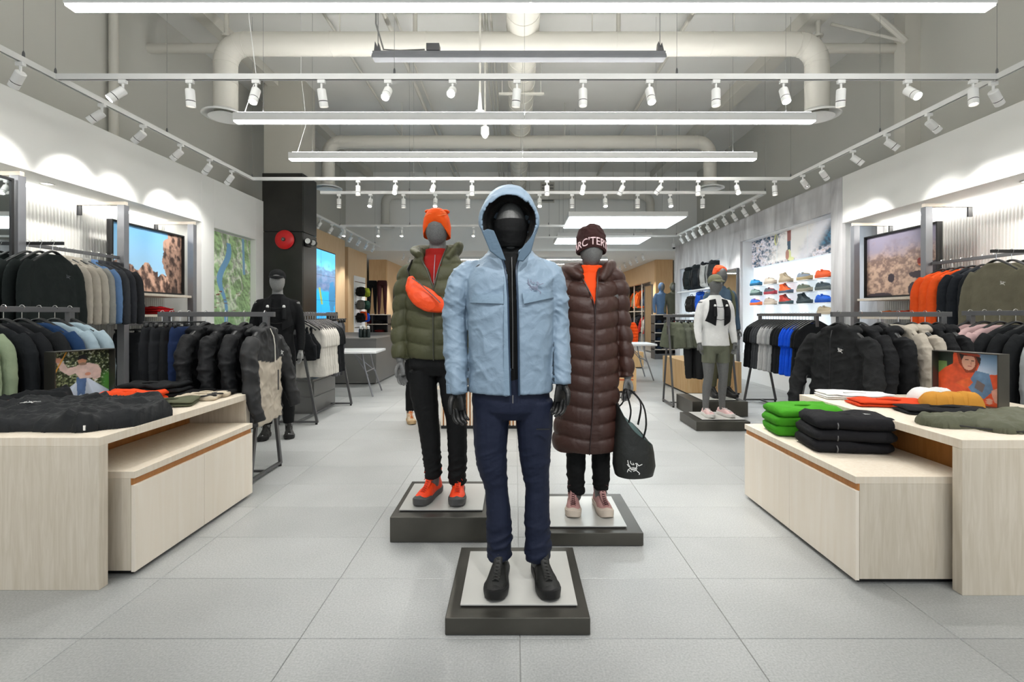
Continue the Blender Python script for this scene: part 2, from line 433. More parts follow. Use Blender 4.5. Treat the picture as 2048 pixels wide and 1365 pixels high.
t = thing('air_duct', 'white spiral main duct running down the middle of the ceiling', 'duct', (.10, 0, 4.98))
MB().tube([(0, .4, 0), (0, 13.9, 0)], .205, 24).build('duct', m_duct, t, smooth=True)
mb = MB()
for i in range(37): yy = .8+i*.35; mb.tube([(0, yy-.01, 0), (0, yy+.01, 0)], .213, 24)
stuff(mb.build('seam', m_duct, t, smooth=True))
for yy in (3.5, 7.4, 10.6, 13.2): MB().box(-.35, .35, yy-.02, yy+.02, -.24, -.21).build('bracket', m_duct, t); 
for yy in (3.5, 7.4, 10.6, 13.2): 
    for sx in (-.3, .3): MB().tube([(sx, yy, -.22), (sx, yy, ZC-4.98)], .006, 6).build('hanger_rod', m_duct, t)
t = thing('sprinkler_main', 'white wall-to-wall pipe in front of the nearest cross duct', 'pipe', (0, 6.45, 4.93))
MB().tube([(-4.95, 0, 0), (5.32, 0, 0)], .062, 14).build('pipe', m_duct, t, smooth=True)
for x in (-3.9, -1.35, 1.4, 4.1):
    MB().lathe([(.028, .0), (.028, .1), (.06, .1), (.06, .13), (.03, .13), (.03, .5), (.055, .5), (.055, .53), (.03, .53), (.03, 1.07)], 12, (x, 0, .05)).build('riser', m_duct, t, smooth=True)
# vertical steel stanchion on the upper right wall, with braces
t = thing('wall_stanchion', 'off-white steel stanchion with braces on the upper right wall', 'beam', (5.22, 6.35, 3.31))
MB().box(-.1, .1, -.09, .09, 0, ZC-3.31).build('post', m_duct, t)
MB().tube([(-.1, -.1, 1.6), (-1.1, -.1, 2.5)], .04, 8).build('brace', m_duct, t)
MB().tube([(-.1, -.1, 1.6), (-.95, .1, 1.95)], .02, 8).build('brace', m_duct, t)
t = thing('wall_downpipe', 'white downpipe on the upper left wall', 'pipe', (-4.88, 5.8, 3.31))
MB().tube([(0, 0, 0), (0, 0, ZC-3.31)], .05, 10).build('pipe', m_duct, t, smooth=True)
# grille on the bulkhead
for x, z, lab in ((.95, 4.9, 'small grille high on the bulkhead'), (-5.2+2.9, 4.0, 'flush access hatch on the bulkhead')):
    t = thing('vent_grille', lab, 'grille', (x, 13.94, z)); MB().box(-.2, .2, -.02, 0, -.3, .3).build('frame', m_duct, t)
    for k in range(6): MB().box(-.17, .17, -.03, -.02, -.26+k*.09, -.22+k*.09).build('slat', m_cable, t)
# ------------------------------------------------------------------ linear pendants
for i, (yd, z, lab) in enumerate(((3.152, 3.36, 'longest-looking white linear pendant, nearest the shopfront'), (5.02, 3.36, 'white linear pendant, second from the shopfront'), (6.24, 3.36, 'white linear pendant, farthest of the three'))):
    t = thing('linear_pendant', lab, 'pendant light', (.10, yd, z))
    MB().box(-3.0, 3.0, -.03, .03, .085, .09).build('added_uplight', m_added_uplight, t)  # glowing strip added on top to brighten the ceiling
    MB().box(-3.05, 0, -.045, .045, 0, .085).build('housing', m_rail, t, bev=.008)
    MB().box(0.002, 3.05, -.045, .045, 0, .085).build('housing', m_rail, t, bev=.008)
    MB().box(-3.04, 3.04, -.038, .038, -.012, .0).build('diffuser', m_strip, t)
    for x in (-2.75, 0, 2.75):
        MB().tube([(x, 0, .08), (x, 0, ZC-z)], .0018, 5).build('cable', m_cable, t)
        MB().lathe([(.008, .08), (.008, .12), (.002, .13)], 8, (x, 0, 0)).build('ferrule', m_dgrey, t)
    MB().tube([(-2.95, 0, .08), (-2.85, .05, .5), (-2.9, 0, 1.1), (-2.9, 0, ZC-z)], .004, 6).build('cord', m_rail, t, smooth=True)
# suspended light panels
m_pan = mat('light_panel', '#ffffff', .4, emit=('#eefaff', PANEL_POWER))
for yd, lab in ((9.55, 'large suspended white light panel, nearer of the two'), (12.0, 'large suspended white light panel, farther of the two')):
    t = thing('suspended_lightbox', lab, 'lightbox', (2.27, yd, 3.3))
    MB().box(-1.2, 1.2, 0, 1.3, 0, .1).build('tray', m_rail, t, bev=.01)
    MB().box(-1.17, 1.17, .03, 1.27, -.012, 0).build('diffuser', m_pan, t)
    for sx in (-1, 1):
        for sy in (.1, 1.2): MB().tube([(sx*1.05, sy, .1), (sx*1.05, sy, ZC-3.3)], .003, 5).build('cable', m_cable, t)
for k, (yd, x0, x1) in enumerate(((15.5, -2.0, 3.0), (16.9, -2., 3.0), (18.6, -2, 3.0), (20.6, -2, 3.0))):
    t = thing('linear_light', 'slim white ceiling line light in the far hall, %s from the bulkhead' % ['first', 'second', 'third', 'fourth'][k], 'ceiling light', (0, yd, 3.12), group='line lights in the far hall')
    MB().box(x0, x1, -.05, .05, 0, .08).build('housing', m_rail, t); MB().box(x0, x1, -.04, .04, -.01, 0).build('diffuser', mat('far_strip', '#ffffff', emit=('#fdfcf8', 14.)), t)
# ------------------------------------------------------------------ grey hanging beam (projector screen housing)
t = thing('hanging_beam', 'dark grey metal beam with a junction box, hung above the front track', 'beam', (px(1038, 112, 4.4)[0], 4.4, px(1038, 112, 4.4)[2]))
mb = MB(); mb.box(-1.345, 1.345, -.05, .05, -.035, .0); mb.box(-1.345, 1.345, -.03, .03, .0, .035); mb.box(-1.345, 1.345, -.06, -.05, -.045, -.02)
mb.build('channel', m_grey, t, bev=.004)
MB().box(-.85, -.73, -.04, .04, .035, .10).build('junction_box', m_dgrey, t, bev=.004)
for sx in (-1.3, 1.3):
    MB().prism([(-.03, 0), (.03, 0), (.01, .08), (0, .03), (-.02, .09)], -.03, .03).build('bracket', m_dgrey, t, loc=(sx, 0, .03))
    MB().tube([(sx, 0, .06), (sx, 0, ZC-3.72)], .004, 6).build('hanger_rod', m_cable, t)
MB().tube([(-.87, 0, .06), (-1.1, 0, .05), (-1.25, 0, .06), (-1.32, 0, .3), (-1.34, .1, 1.2), (-1.45, .5, ZC-3.75)], .008, 6).build('cord', m_cable, t, smooth=True)
# dome cameras on poles
for (u, v, d, r, lab, up) in ((960, 238, 5.5, .05, 'dome camera with a dark lens on a thin pole in front of the second pendant', 1), (970, 268, 6.6, .05, 'white dome camera hanging just behind and below the other', 0), (1271, 500, 13.2, .05, 'small dome camera by the end of the concrete wall', 1)):
    p = px(u, v, d)
    if u > 1200: p = (4.5, 13.5, 3.25)
    t = thing('dome_camera', lab, 'camera', p)
    MB().lathe([(.012, .30), (.03, .10), (.055, .09), (.058, .0), (.05, -.02)], 18).build('housing', m_head, t, smooth=True)
    MB().ell((0, 0, -.02), (.042, .042, .045), 16, 10).build('dome', mat('smoked_dome', '#1b1b1d', .1) if up else m_head, t, smooth='all')
    if u < 1200: MB().tube([(0, 0, .1), (0, 0, ZC-p[2])], .012, 8).build('pole', m_duct, t, smooth=True)
    else: MB().tube([(0, 0, .1), (0, 0, .3), (0.4, 0, .3)], .012, 8).build('pole', m_duct, t, smooth=True)
# ------------------------------------------------------------------ tracks
ZT = 3.22; TXL, TXR, TF, TR = -3.68, 3.86, 3.82, 6.68
def track(a, b, lab, cables):
    t = thing('light_track', lab, 'lighting track', a)
    d = Vector(b)-Vector(a); L = d.length; ang = math.atan2(d.y, d.x); t.rotation_euler = (0, 0, ang)
    mb = MB(); mb.box(0, L, -.017, .017, .0, .032); mb.box(0, L, -.017, -.011, -.012, 0); mb.box(0, L, .011, .017, -.012, 0)
    mb.build('channel', m_rail, t)
    MB().box(0, L, -.009, .009, -.004, -.001).build('slot', m_dgrey, t)
    for c in cables:
        MB().tube([(c*L, 0, .03), (c*L, 0, ZC-ZT)], .0018, 5).build('cable', m_cable, t)
        MB().lathe([(.01, .03), (.008, .07), (.002, .085)], 8, (c*L, 0, 0)).build('ferrule', m_dgrey, t)
    return t
ZT2 = 3.20
track((TXL, TF, ZT), (TXR, TF, ZT), 'front white lighting track spanning the shop above the mannequins', (.0, .36, .66, 1.0))
track((TXL, -1.5, ZT), (TXL, TR, ZT), 'left white lighting track running along the left display wall', (.3, .62, .8, 1.0))
track((TXR, -1.5, ZT), (TXR, TR, ZT), 'right white lighting track running along the right display wall', (.3, .62, .8, 1.0))
track((TXL, TR, ZT), (TXR, TR, ZT), 'white cross track behind the third pendant', (.3, .5, .75))
track((-3.0, 7.36, ZT2), (TXR, 7.36, ZT2), 'white cross track with a row of heads just past the first rectangle', (.2, .45, .8, 1.))
track((TXR, 7.36, ZT2), (TXR, 11.4, ZT2), 'white lighting track in front of the concrete shoe wall', (.3, .6, 1.))
track((-3.75, 8.95, ZT2), (-3.75, 13.2, ZT2), 'white lighting track in front of the wood clad left wall', (.3, .9))
track((-3.7, 10.1, ZT2), (1.2, 10.1, ZT2), 'short white cross track starting by the wood clad wall', (.3, .9))
track((3.86, 11.4, ZT2), (.5, 11.6, ZT2), 'white cross track behind the nearer light panel', (.3, .9))
# one head: origin at the track underside; the can points along -Z of 'aim'
def make_head(aim_tilt, aim_rot, lit):
    t = thing('track_spotlight', 'x', 'spotlight', (0, 0, -5))
    MB().box(-.03, .03, -.014, .014, -.03, .0).build('adapter', m_head, t, bev=.003)
    MB().tube([(0, 0, -.02), (0, 0, -.085)], .009, 8).build('stem', m_head, t)
    R = Matrix.Rotation(aim_rot, 3, 'Z') @ Matrix.Rotation(aim_tilt, 3, 'X')
    def place(mb, nm, m, sm=True):
        mb.v = [tuple(R @ Vector(v)+Vector((0, 0, -.085))) for v in mb.v]
        return mb.build(nm, m, t, smooth=sm)
    place(MB().lathe([(.028, .012), (.034, .006), (.034, -.078)], 18), 'housing', m_head)
    place(MB().lathe([(.0335, -.078), (.0335, -.084)], 18), 'black_ring', m_black)
    place(MB().lathe([(.034, -.084), (.034, -.125), (.030, -.125), (.027, -.112)], 18, cap=False), 'snoot', m_head)
    place(MB().lathe([(.0, -.111), (.0275, -.112)], 18, cap=False), 'lens', m_lamp if lit else mat('lamp_lens_dim', '#ffffff', .3, emit=('#fff6ea', 2.0)))
    return t
HEADS = {}
def head(p, tilt, rot, label, group, lit=True, lamp=True, target=None):
    k = (round(tilt, 2), round(rot, 2), lit)
    if k not in HEADS:
        o = make_head(tilt, rot, lit); o.location = p; o['label'] = label; o['group'] = group; HEADS[k] = o
    else: o, _ = dup(HEADS[k], p, 0, label, group)
    if lamp:
        l = bpy.data.lights.new('spot', 'SPOT'); l.energy = SPOT_POWER*lamp; l.spot_size = math.radians(62); l.spot_blend = .8; l.shadow_soft_size = .03
        l.color = (1, .975, .94)
        lo = bpy.data.objects.new('track_spotlight_lamp', l); COL.objects.link(lo)
        R = Matrix.Rotation(rot, 3, 'Z') @ Matrix.Rotation(tilt, 3, 'X')
        lo.parent = o; lo.location = tuple(R @ Vector((0, 0, -.13))+Vector((0, 0, -.085))); lo.rotation_euler = R.to_euler()
    return o
random.seed(4)
ORD = ['first', 'second', 'third', 'fourth', 'fifth', 'sixth', 'seventh', 'eighth', 'ninth', 'tenth', 'eleventh', 'twelfth', 'thirteenth', 'fourteenth', 'fifteenth', 'sixteenth', 'seventeenth', 'eighteenth', 'nineteenth', 'twentieth', 'twenty-first', 'twenty-second', 'twenty-third', 'twenty-fourth']
# front cross track: screen x of each head and its aim (tilt from straight down, heading)
fr = [(246, .75, -.9, 1), (380, -.15, .2, 0), (512, .4, .0, 1), (643, -.25, -.3, 0), (776, .75, .0, 1), (905, .95, .0, 1), (1034, -.2, .4, 0), (1166, .0, .0, 0), (1299, .4, .1, 1), (1432, .0, .0, 0), (1567, .45, -.1, 1), (1682, -.2, -.4, 0), (1815, .8, .1, 1), (1946, .2, -.6, 0)]
for i, (u, ti, ro, lit) in enumerate(fr):
    head(((u-CX)/F*TF, TF, ZT-.012), -ti, ro, 'white track head on the front cross track, %s from the left' % ORD[i], 'heads on the front cross track', lit, 1.1 if i in (4, 5, 6, 7, 8, 2, 10) else .7)
for i, yd in enumerate((2.05, 2.75, 3.55, 4.25, 4.72, 5.25, 5.75, 6.2)):
    head((TXL, yd, ZT-.012), .85, PI/2+random.choice([-.35, 0, .35]), 'white track head aimed at the left wall, %s along its track' % ORD[i], 'heads along the left wall track', i in (3, 5, 7), .9)
for i, yd in enumerate((1.6, 2.4, 3.25, 3.85, 4.45, 4.95, 5.45, 6.0, 6.4)):
    head((TXR, yd, ZT-.012), .85, -PI/2+random.choice([-.35, 0, .35]), 'white track head aimed at the right wall, %s along its track' % ORD[i], 'heads along the right wall track', i in (4, 6, 8), .9)
for i, u in enumerate((716, 791, 867, 944, 1094, 1167, 1246, 1322, 1396, 1473, 1549)):
    ti = [0, .5, .9, 0, 0, .5, -.6, -.7, 0, .5, .1][i]
    head(((u-CX)/F*TR, TR, ZT-.012), -ti, [0, 0, 0, .2, 0, -.5, .7, 1., 0, 0, .1][i], 'white track head on the cross track behind the third pendant, %s from the left' % ORD[i], 'heads on the cross track behind the third pendant', i in (1, 2, 5, 9), .8)
for i, u in enumerate((678, 741, 807, 871, 936, 1079, 1144, 1210, 1275, 1340, 1405)):
    head(((u-CX)/F*7.36, 7.36, ZT2-.012), [-.4, 0][i % 2 == 0], 0, 'small white track head on the second row of heads, %s from the left' % ORD[i], 'heads on the second cross row', i % 2, .8 if i % 2 else 0)
for i in range(10):
    head((TXR, 7.7+i*.38, ZT2-.012), .6, -PI/2+.1, 'white track head aimed at the concrete shoe wall, %s from the near end' % ORD[i], 'heads in front of the concrete wall', i % 3 == 0, .7 if i % 2 == 0 else 0)
for i in range(7):
    head((-3.75, 9.2+i*.58, ZT2-.012), .6, PI/2-.1, 'white track head aimed at the wood clad wall, %s from the column' % ORD[i], 'heads in front of the wood clad wall', i in (2, 5), .9 if i % 2 == 0 else 0)
for i, u in enumerate((689, 757, 804, 947)):
    head(((u-CX)/F*10.1, 10.1, ZT2-.012), -.3, 0, 'tiny white head on the short cross track past the column, %s from the left' % ORD[i], 'heads on the short cross track', True, .8)
track((TXL, .75, ZT), (TXR, .75, ZT), 'added cross track just inside the shopfront, out of view', (.1, .5, .9))  # unseen track and heads, added to light the mannequins from the front
for i, (x, ro) in enumerate(((-2.9, .1), (-2.1, .35), (-1.1, -.25), (-.35, -.1), (.55, .1), (1.3, .3), (2.2, -.3), (3.0, -.1))):
    head((x, .75, ZT-.012), .72, ro, 'added white track head over the shop entrance, %s from the left' % ORD[i], 'added heads over the entrance', True, 1.3)
# far hall heads
for s, x in (('left', -3.4), ('right', 3.9)):
    for i in range(9):
        head((x, 14.6+i*.8, 3.195), .5, PI/2 if s == 'left' else -PI/2, 'tiny white ceiling head in the far hall, %s on the %s side' % (ORD[i], s), 'far hall heads on the %s' % s, i % 2 == 0, 2.0 if i % 2 == 0 else 0)
# downlights in the soffits
m_dl = mat('downlight_trim', '#bfbfba', .5)
for x, yd, lab in ((-4.66, 4.75, 'round downlight trim in the left soffit'), (5.0, 4.65, 'round downlight trim in the right soffit')):
    t = thing('downlight', lab, 'downlight', (x, yd, HS-.0))
    MB().lathe([(.045, 0), (.06, -.004), (.06, 0)], 20).build('trim_ring', m_dl, t); MB().lathe([(0, -.002), (.044, -.002)], 20, cap=False).build('lens', mat('lamp_lens_dim'), t)
# ================================================================== TABLES AND CABINETS
def uv_dummy(): pass
def display_table(x0, x1, y0, y1, lab):
    t = thing('display_table', lab, 'table', ((x0+x1)/2, (y0+y1)/2, 0)); a, b = (x0-x1)/2, (x1-x0)/2; c, d = (y0-y1)/2, (y1-y0)/2
    MB().box(a, b, c, d, .692, .735).build('tabletop', m_wood, t, bev=.002)
    MB().box(a, b, c, c+.052, 0, .692).build('leg_panel', m_woodend, t, bev=.002)
    MB().box(a, b, d-.052, d, 0, .692).build('leg_panel', m_woodend, t, bev=.002)
    s = 1 if x0 < 0 else -1
    xb = ((-2.42 if s > 0 else 2.30)-(x0+x1)/2)
    MB().box(min(xb, xb-.02*s), max(xb, xb-.02*s), c+.052, d-.052, .02, .692).build('back_panel', m_wood_bounce, t)
    return t
display_table(-3.17, -2.0, 2.293, 3.60, 'pale wood waterfall display table on the left, covered with black jackets')
display_table(2.11, 3.34, 2.250, 3.54, 'pale wood waterfall display table on the right, with caps and folded trousers')
def cabinet(x0, x1, y0, y1, lab):
    """drawer cabinet, doors on the aisle side"""
    t = thing('drawer_cabinet', lab, 'cabinet', ((x0+x1)/2, (y0+y1)/2, 0)); a, b = (x0-x1)/2, (x1-x0)/2; c, d = (y0-y1)/2, (y1-y0)/2
    s = 1 if x0 < 0 else -1; f = b if s > 0 else a
    lo = lambda u, v: (min(u, v), max(u, v))
    MB().box(a, b, c, d, .497, .532).build('top', m_wood, t, bev=.0015)
    bx = MB(); q = lo(f-.02*s, -f); bx.box(q[0], q[1], c+.0, d, .03, .497); bx.build('carcass', m_woodend, t)
    q = lo(f-.03*s, -f+.03*s); MB().box(q[0], q[1], c+.03, d-.03, 0, .03).build('kick', m_black, t)
    for k in range(2):
        q = lo(f, f-.019*s); yy = c+(d-c)*k/2
        MB().box(q[0], q[1], yy+.0015, yy+(d-c)/2-.0015, .022, .462).build('door', m_door, t, bev=.001)
    q = lo(f-.013*s, f-.0195*s); MB().box(q[0], q[1], c+.001, d-.001, .463, .4965).build('finger_groove', m_wood_bounce, t)
    return t
cabinet(-2.39, -1.925, 2.414, 3.50, 'low pale wood cabinet with two doors nested under the left display table')
cabinet(1.67, 2.27, 2.338, 3.47, 'low pale wood cabinet with two doors sliding out from the right display table')
# ------------------------------------------------------------------ plinths
def plinth(x0, x1, y0, y1, h, pl, lab):
    t = thing('mannequin_plinth', lab, 'plinth', ((x0+x1)/2, (y0+y1)/2, 0)); a, b = (x0-x1)/2, (x1-x0)/2; c, d = (y0-y1)/2, (y1-y0)/2
    MB().box(a, b, c, d, 0.004, h).build('block', m_steel, t, bev=.003)
    MB().box(a+.02, b-.02, c+.02, d-.02, h-.001, h+.004).build('plate_shim', m_black, t) if 0 else None
    px0, px1, py0, py1 = pl; o = ((x0+x1)/2, (y0+y1)/2)
    MB().box(px0-o[0]+.004, px1-o[0]-.004, py0-o[1]+.004, py1-o[1]-.004, h, h+.006).build('rubber_pad', m_black, t)
    MB().box(px0-o[0], px1-o[0], py0-o[1], py1-o[1], h+.006, h+.012).build('foot_plate', m_plateA, t, bev=.001)
    return t
plinth(-.289, .311, 1.967, 2.567, .0744, (-.234, .267, 2.04, 2.50), 'low dark steel plinth under the blue-jacket mannequin at the front')
plinth(-.727, -.127, 2.77, 3.37, .149, (-.693, -.194, 2.85, 3.29), 'taller dark steel plinth under the olive puffer mannequin')
plinth(.135, .735, 2.727, 3.327, .077, (.155, .655, 2.79, 3.25), 'low dark steel plinth under the brown coat mannequin')
plinth(2.065, 2.68, 5.43, 5.98, .107, (2.16, 2.66, 5.50, 5.93), 'low dark plinth under the white-top runner mannequin on the right')
plinth(2.30, 3.02, 6.18, 6.80, .20, (2.45, 2.9, 6.25, 6.75), 'taller dark plinth behind the runner, under the man in the blue fleece')
# ------------------------------------------------------------------ racks
def rack(cx, cy, L, rz, lab, H=1.35, leg=.24, skip=()):
    t = thing('garment_rack', lab, 'clothes rack', (cx, cy, 0), rz)
    MB().box(-L/2, L/2, -.016, .016, H-.04, H).build('rail', m_dgrey, t, bev=.002)
    for s in (-1, 1):
        xe = s*(L/2-.07)
        MB().box(xe-.022, xe+.022, -.02, .02, H-.17, H-.04).build('post', m_dgrey, t, bev=.002)
        for q in (-1, 1):
            MB().tube([(xe, q*.012, H-.15), (xe, q*leg, .02)], (.016, .020), 4).build('leg', m_dgrey, t)
        MB().box(xe-.012, xe+.012, -leg, leg, .02, .042).build('foot_bar', m_dgrey, t)
        for q in (-1, 1): MB().lathe([(.014, 0), (.014, .02)], 10, (xe, q*(leg-.01), 0)).build('foot', m_black, t)
    MB().box(-L/2+.07, L/2-.07, -.01, .01, .022, .04).build('stretcher', m_dgrey, t)
    return t
RK = {'L1': (-3.50, 3.32, 1.0, PI/2), 'L2': (-2.47, 3.95, .96, 0), 'L3': (-2.63, 6.37, 1.35, PI/2), 'R0': (3.97, 3.70, 1.05, PI/2), 'R1': (3.09, 3.92, .98, 0), 'R2': (3.74, 6.6, 1.5, PI/2), 'R3': (2.72, 7.05, 1.05, 0)}
rack(*RK['L1'], 'garment rack with green and blue tops at the left edge, behind the photo frame', H=1.385)
rack(*RK['L2'], 'garment rack behind the left display table holding black trousers and coats')
rack(*RK['L3'], 'garment rack in the left aisle holding white T-shirts and grey tights')
rack(*RK['R0'], 'garment rack at the right edge holding pink shirts', H=1.36)
rack(*RK['R1'], 'garment rack behind the right display table holding black coats and grey jackets')
rack(*RK['R2'], 'garment rack before the shoe wall holding grey, black and blue tops', H=1.345)
rack(*RK['R3'], 'garment rack in the right aisle holding olive and black shorts', H=1.33)
# ------------------------------------------------------------------ wall bays
def bay_post(x, y, s, lab):
    t = thing('bay_post', lab, 'shelf post', (x, y, 0))
    MB().box(-.04, .04, -.035, .035, 0, 2.56).build('post', m_grey, t, bev=.002)
    q = (-.52, .04) if s < 0 else (-.04, .52)
    MB().box(q[0], q[1], -.02, .02, 2.56, 2.60).build('header_arm', mat('pale_header', '#cfc6b8', .45, .3), t, bev=.002)
    MB().box((q[0] if s < 0 else q[1]-.05), (q[0]+.05 if s < 0 else q[1]), -.01, .01, 2.45, 2.56).build('bracket', m_dgrey, t)
    return t
for y, l in ((4.24, 'grey steel bay post beside the tall mirror on the left wall'), (5.38, 'grey steel bay post between the fleeces and the mountain print'), (6.53, 'grey steel bay post at the far end of the mountain print')): bay_post(XL-.02, y, -1, l)
for y, l in ((5.47, 'grey steel bay post between the orange jackets and the rock face print'), (6.62, 'grey steel bay post at the far end of the rock face print')): bay_post(XR+.02, y, 1, l)
bay_post(XR+.02, 4.33, 1, 'grey steel bay post by the olive sweatshirts, at the right edge')
def wall_rail(x, y0, y1, z, lab, arm=None, s=-1):
    t = thing('wall_rail', lab, 'clothes rail', (x, (y0+y1)/2, z)); L = (y1-y0)/2
    MB().box(-.012, .012, -L, L, -.035, 0).build('rail', m_dgrey, t, bev=.002)
    if arm:
        ya = arm-(y0+y1)/2; q = (0, .38) if s < 0 else (-.38, 0)
        MB().box(q[0], q[1], ya-.01, ya+.01, -.03, 0).build('faceout_arm', m_black, t, bev=.002)
    return t
wall_rail(-4.45, 4.285, 5.34, 1.985, 'dark rail on the left wall carrying the black and beige fleeces', arm=4.30)
wall_rail(-4.45, 5.42, 6.49, 1.235, 'dark lower rail on the left wall carrying dark trousers, beneath the mountain print')
wall_rail(4.75, 4.37, 5.43, 1.925, 'dark rail on the right wall carrying orange, navy and olive tops', arm=4.38, s=1)
m_shelf = mat('shelf_pale', '#d8cfc1', .5, 0, 'wood', 9, col2='#cdc2b0')
for x0, x1, y0, y1, z, lab in ((-4.92, -4.40, 5.42, 6.49, 1.585, 'pale shelf directly beneath the mountain print'), (-4.92, -4.40, 5.42, 6.49, 1.33, 'lower pale shelf holding folded tops on the left wall'), (4.72, 5.28, 5.51, 6.58, 1.545, 'pale shelf directly beneath the rock face print'), (4.72, 5.28, 5.51, 6.58, 1.30, 'lower pale shelf holding small items on the right wall')):
    tag(MB().box(x0, x1, y0, y1, z-.03, z).build('wall_shelf', m_shelf, bev=.002), lab, 'shelf')
# mirror, left bay
m_mir = mat('mirror_glass', '#dfe5e6', .02, 1.)
t = thing('wall_mirror', 'tall black-framed mirror at the left edge beside the bay post', 'mirror', (XL, 3.62, 0))
MB().box(-.03, 0.0, -.55, .55, .12, 2.5).build('glass', m_mir, t)
for a in ((-.56, -.54), (.54, .56)): MB().box(-.04, .012, a[0], a[1], .1, 2.52).build('frame_side', m_black, t)
MB().box(-.04, .012, -.54, .54, 2.5, 2.52).build('frame_top', m_black, t); MB().box(-.04, .012, -.54, .54, .1, .12).build('frame_bottom', m_black, t)
# ------------------------------------------------------------------ prints
def C(*h): return np.array([lin(x) for x in h])
def mixc(a, b, t): t = np.clip(t, 0, 1)[:, None]; return a*(1-t)+b*t
def st(v): return np.stack(v, 1)
def ss(a, b, x): t = np.clip((x-a)/(b-a), 0, 1); return t*t*(3-2*t)
def full(h, n): return np.tile(np.array(lin(h)), (n, 1))
def p_mountain(u, v):
    c = mixc(full('#a9cfe6', len(u)), full('#6fa6cf', len(u)), v*1.1)
    n1 = fbm(st([u*14, v*18, u*0]), 3, 4)
    rock = mixc(full('#4a3731', len(u)), full('#c9a18b', len(u)), ss(.32, .68, fbm(st([u*22, v*12+u*6, u*0]), 5, 4)))
    h = .30+.11*np.abs(np.sin(u*9.5+.4))+.05*n1-.1*(u > .62)+.04*np.sin(u*31)
    low = (v < h)
    right = (u > .735+.05*np.sin(v*9)+.05*(n1-.5)+.10*(v < .72)*(v > .3)*0) | ((u > .70) & (v > .62) & (v < .93) & ((u-.80)**2/.012+(v-.78)**2/.02 < 1))
    dark = rock*.55
    c = np.where(low[:, None], rock, c); c = np.where(right[:, None], np.where((v < .75)[:, None], dark*.9, rock*.75), c)
    return c
def p_rock(u, v):
    n = fbm(st([u*9, v*9, u*0]), 11, 5); m = fbm(st([u*30, v*30, u*0]), 12, 3)
    c = mixc(full('#77625a', len(u)), full('#b89c88', len(u)), ss(.35, .65, n*.5+m*.5))
    c = mixc(c, full('#8c8698', len(u)), ss(.5, .9, v+.3*(n-.5)))
    for (a, b, r, q) in ((.38, .28, .05, .07), (.70, .07, .08, .12), (.80, .30, .17, .06), (.93, .40, .12, .08), (.2, .0, .2, .05)):
        k = ((u-a)/r)**2+((v-b)/q)**2+.5*(m-.5) < 1; c = np.where(k[:, None], full('#3a3238', len(u)), c)
    for (a, b, r, q, h) in ((.80, .46, .05, .04, '#c8642f'), (.83, .51, .03, .03, '#e8dcc8'), (.77, .50, .03, .05, '#7a2a22')):
        k = ((u-a)/r)**2+((v-b)/q)**2 < 1; c = np.where(k[:, None], full(h, len(u)), c)
    return c
def p_map(u, v):
    n = fbm(st([u*7, v*12, u*0]), 21, 5); rg = ridge(st([u*6+v*3, v*9-u*2, u*0]), 22, 4)
    gx = fbm(st([u*7+.12, v*12+.12, u*0]), 21, 5)-n
    c = mixc(full('#a8c691', len(u)), full('#dfe5d3', len(u)), ss(.45, .75, rg))
    c = c*(1+np.clip(gx*5, -.35, .35))[:, None]
    c = mixc(c, full('#9ac489', len(u)), ss(.55, .3, v+.2*(n-.5))*.5)
    lake = np.abs(u-(.38+.10*np.sin(v*7+.5)+.05*np.sin(v*17)))-(.035+.035*np.sin(v*5+1)**2)
    k = (lake < 0) & (v > .30) & (v < .93); c = np.where(k[:, None], full('#7fb2d8', len(u)), c)
    k = (np.abs(u-.9+.1*v) < .03) & (v > .7); c = np.where(k[:, None], full('#8db9d6', len(u)), c)
    rn = random.Random(8)
    for i in range(38):
        a, b = rn.random(), rn.random()*.55; k = (np.abs(u-a) < .035) & (np.abs(v-b) < .003); c = np.where(k[:, None], full('#8a5b4a', len(u)), c)
    return c
def p_run(u, v):
    N = len(u); n = fbm(st([u*26, v*10, u*0]), 31, 4); m = fbm(st([u*60+v*8, v*22, u*0]), 32, 3)
    c = mixc(full('#20435c', N), full('#e6e1ea', N), ss(.36, .60, n*.5+m*.5))
    c = mixc(c, full('#b49a80', N), ss(.62, .7, m)*.6)
    blue = mixc(full('#0f3a55', N), full('#2f7295', N), ss(.35, .7, m)); k = ss(.70, .80, u+.25*(n-.5)+.10*(v-.5))*(ss(.15, .3, v))
    c = mixc(c, blue, k)
    wsp = ss(.28, .02, np.abs(u-.47-.20*(v-.3))-.06*n*2)*ss(0, .12, v)
    c = mixc(c, full('#efece8', N), wsp*1.0)
    wsp2 = ss(.13, .02, np.abs(u-.62-.20*v)); c = mixc(c, full('#f0eff5', N), wsp2*.9)
    leg = (np.abs(u-.475) < .022-.008*(1-v)) & (v > .32); c = np.where((leg & (v > .66))[:, None], full('#8a4a42', N), c); c = np.where((leg & (v <= .66))[:, None], full('#23435a', N), c)
    for (a, b, r, q, h) in ((.475, .2, .022, .18, '#d8dc9a'), (.455, .22, .02, .16, '#b07a68'), (.50, .06, .03, .06, '#dfe3a8'), (.325, .82, .022, .2, '#cfd08e'), (.33, .83, .012, .15, '#3c3f35')):
        k = ((u-a)/r)**2+((v-b)/q)**2 < 1; c = np.where(k[:, None], full(h, N), c)
    for a in (.335, .665): c = np.where((np.abs(u-a) < .002)[:, None], full('#e8eef2', N), c)
    return c
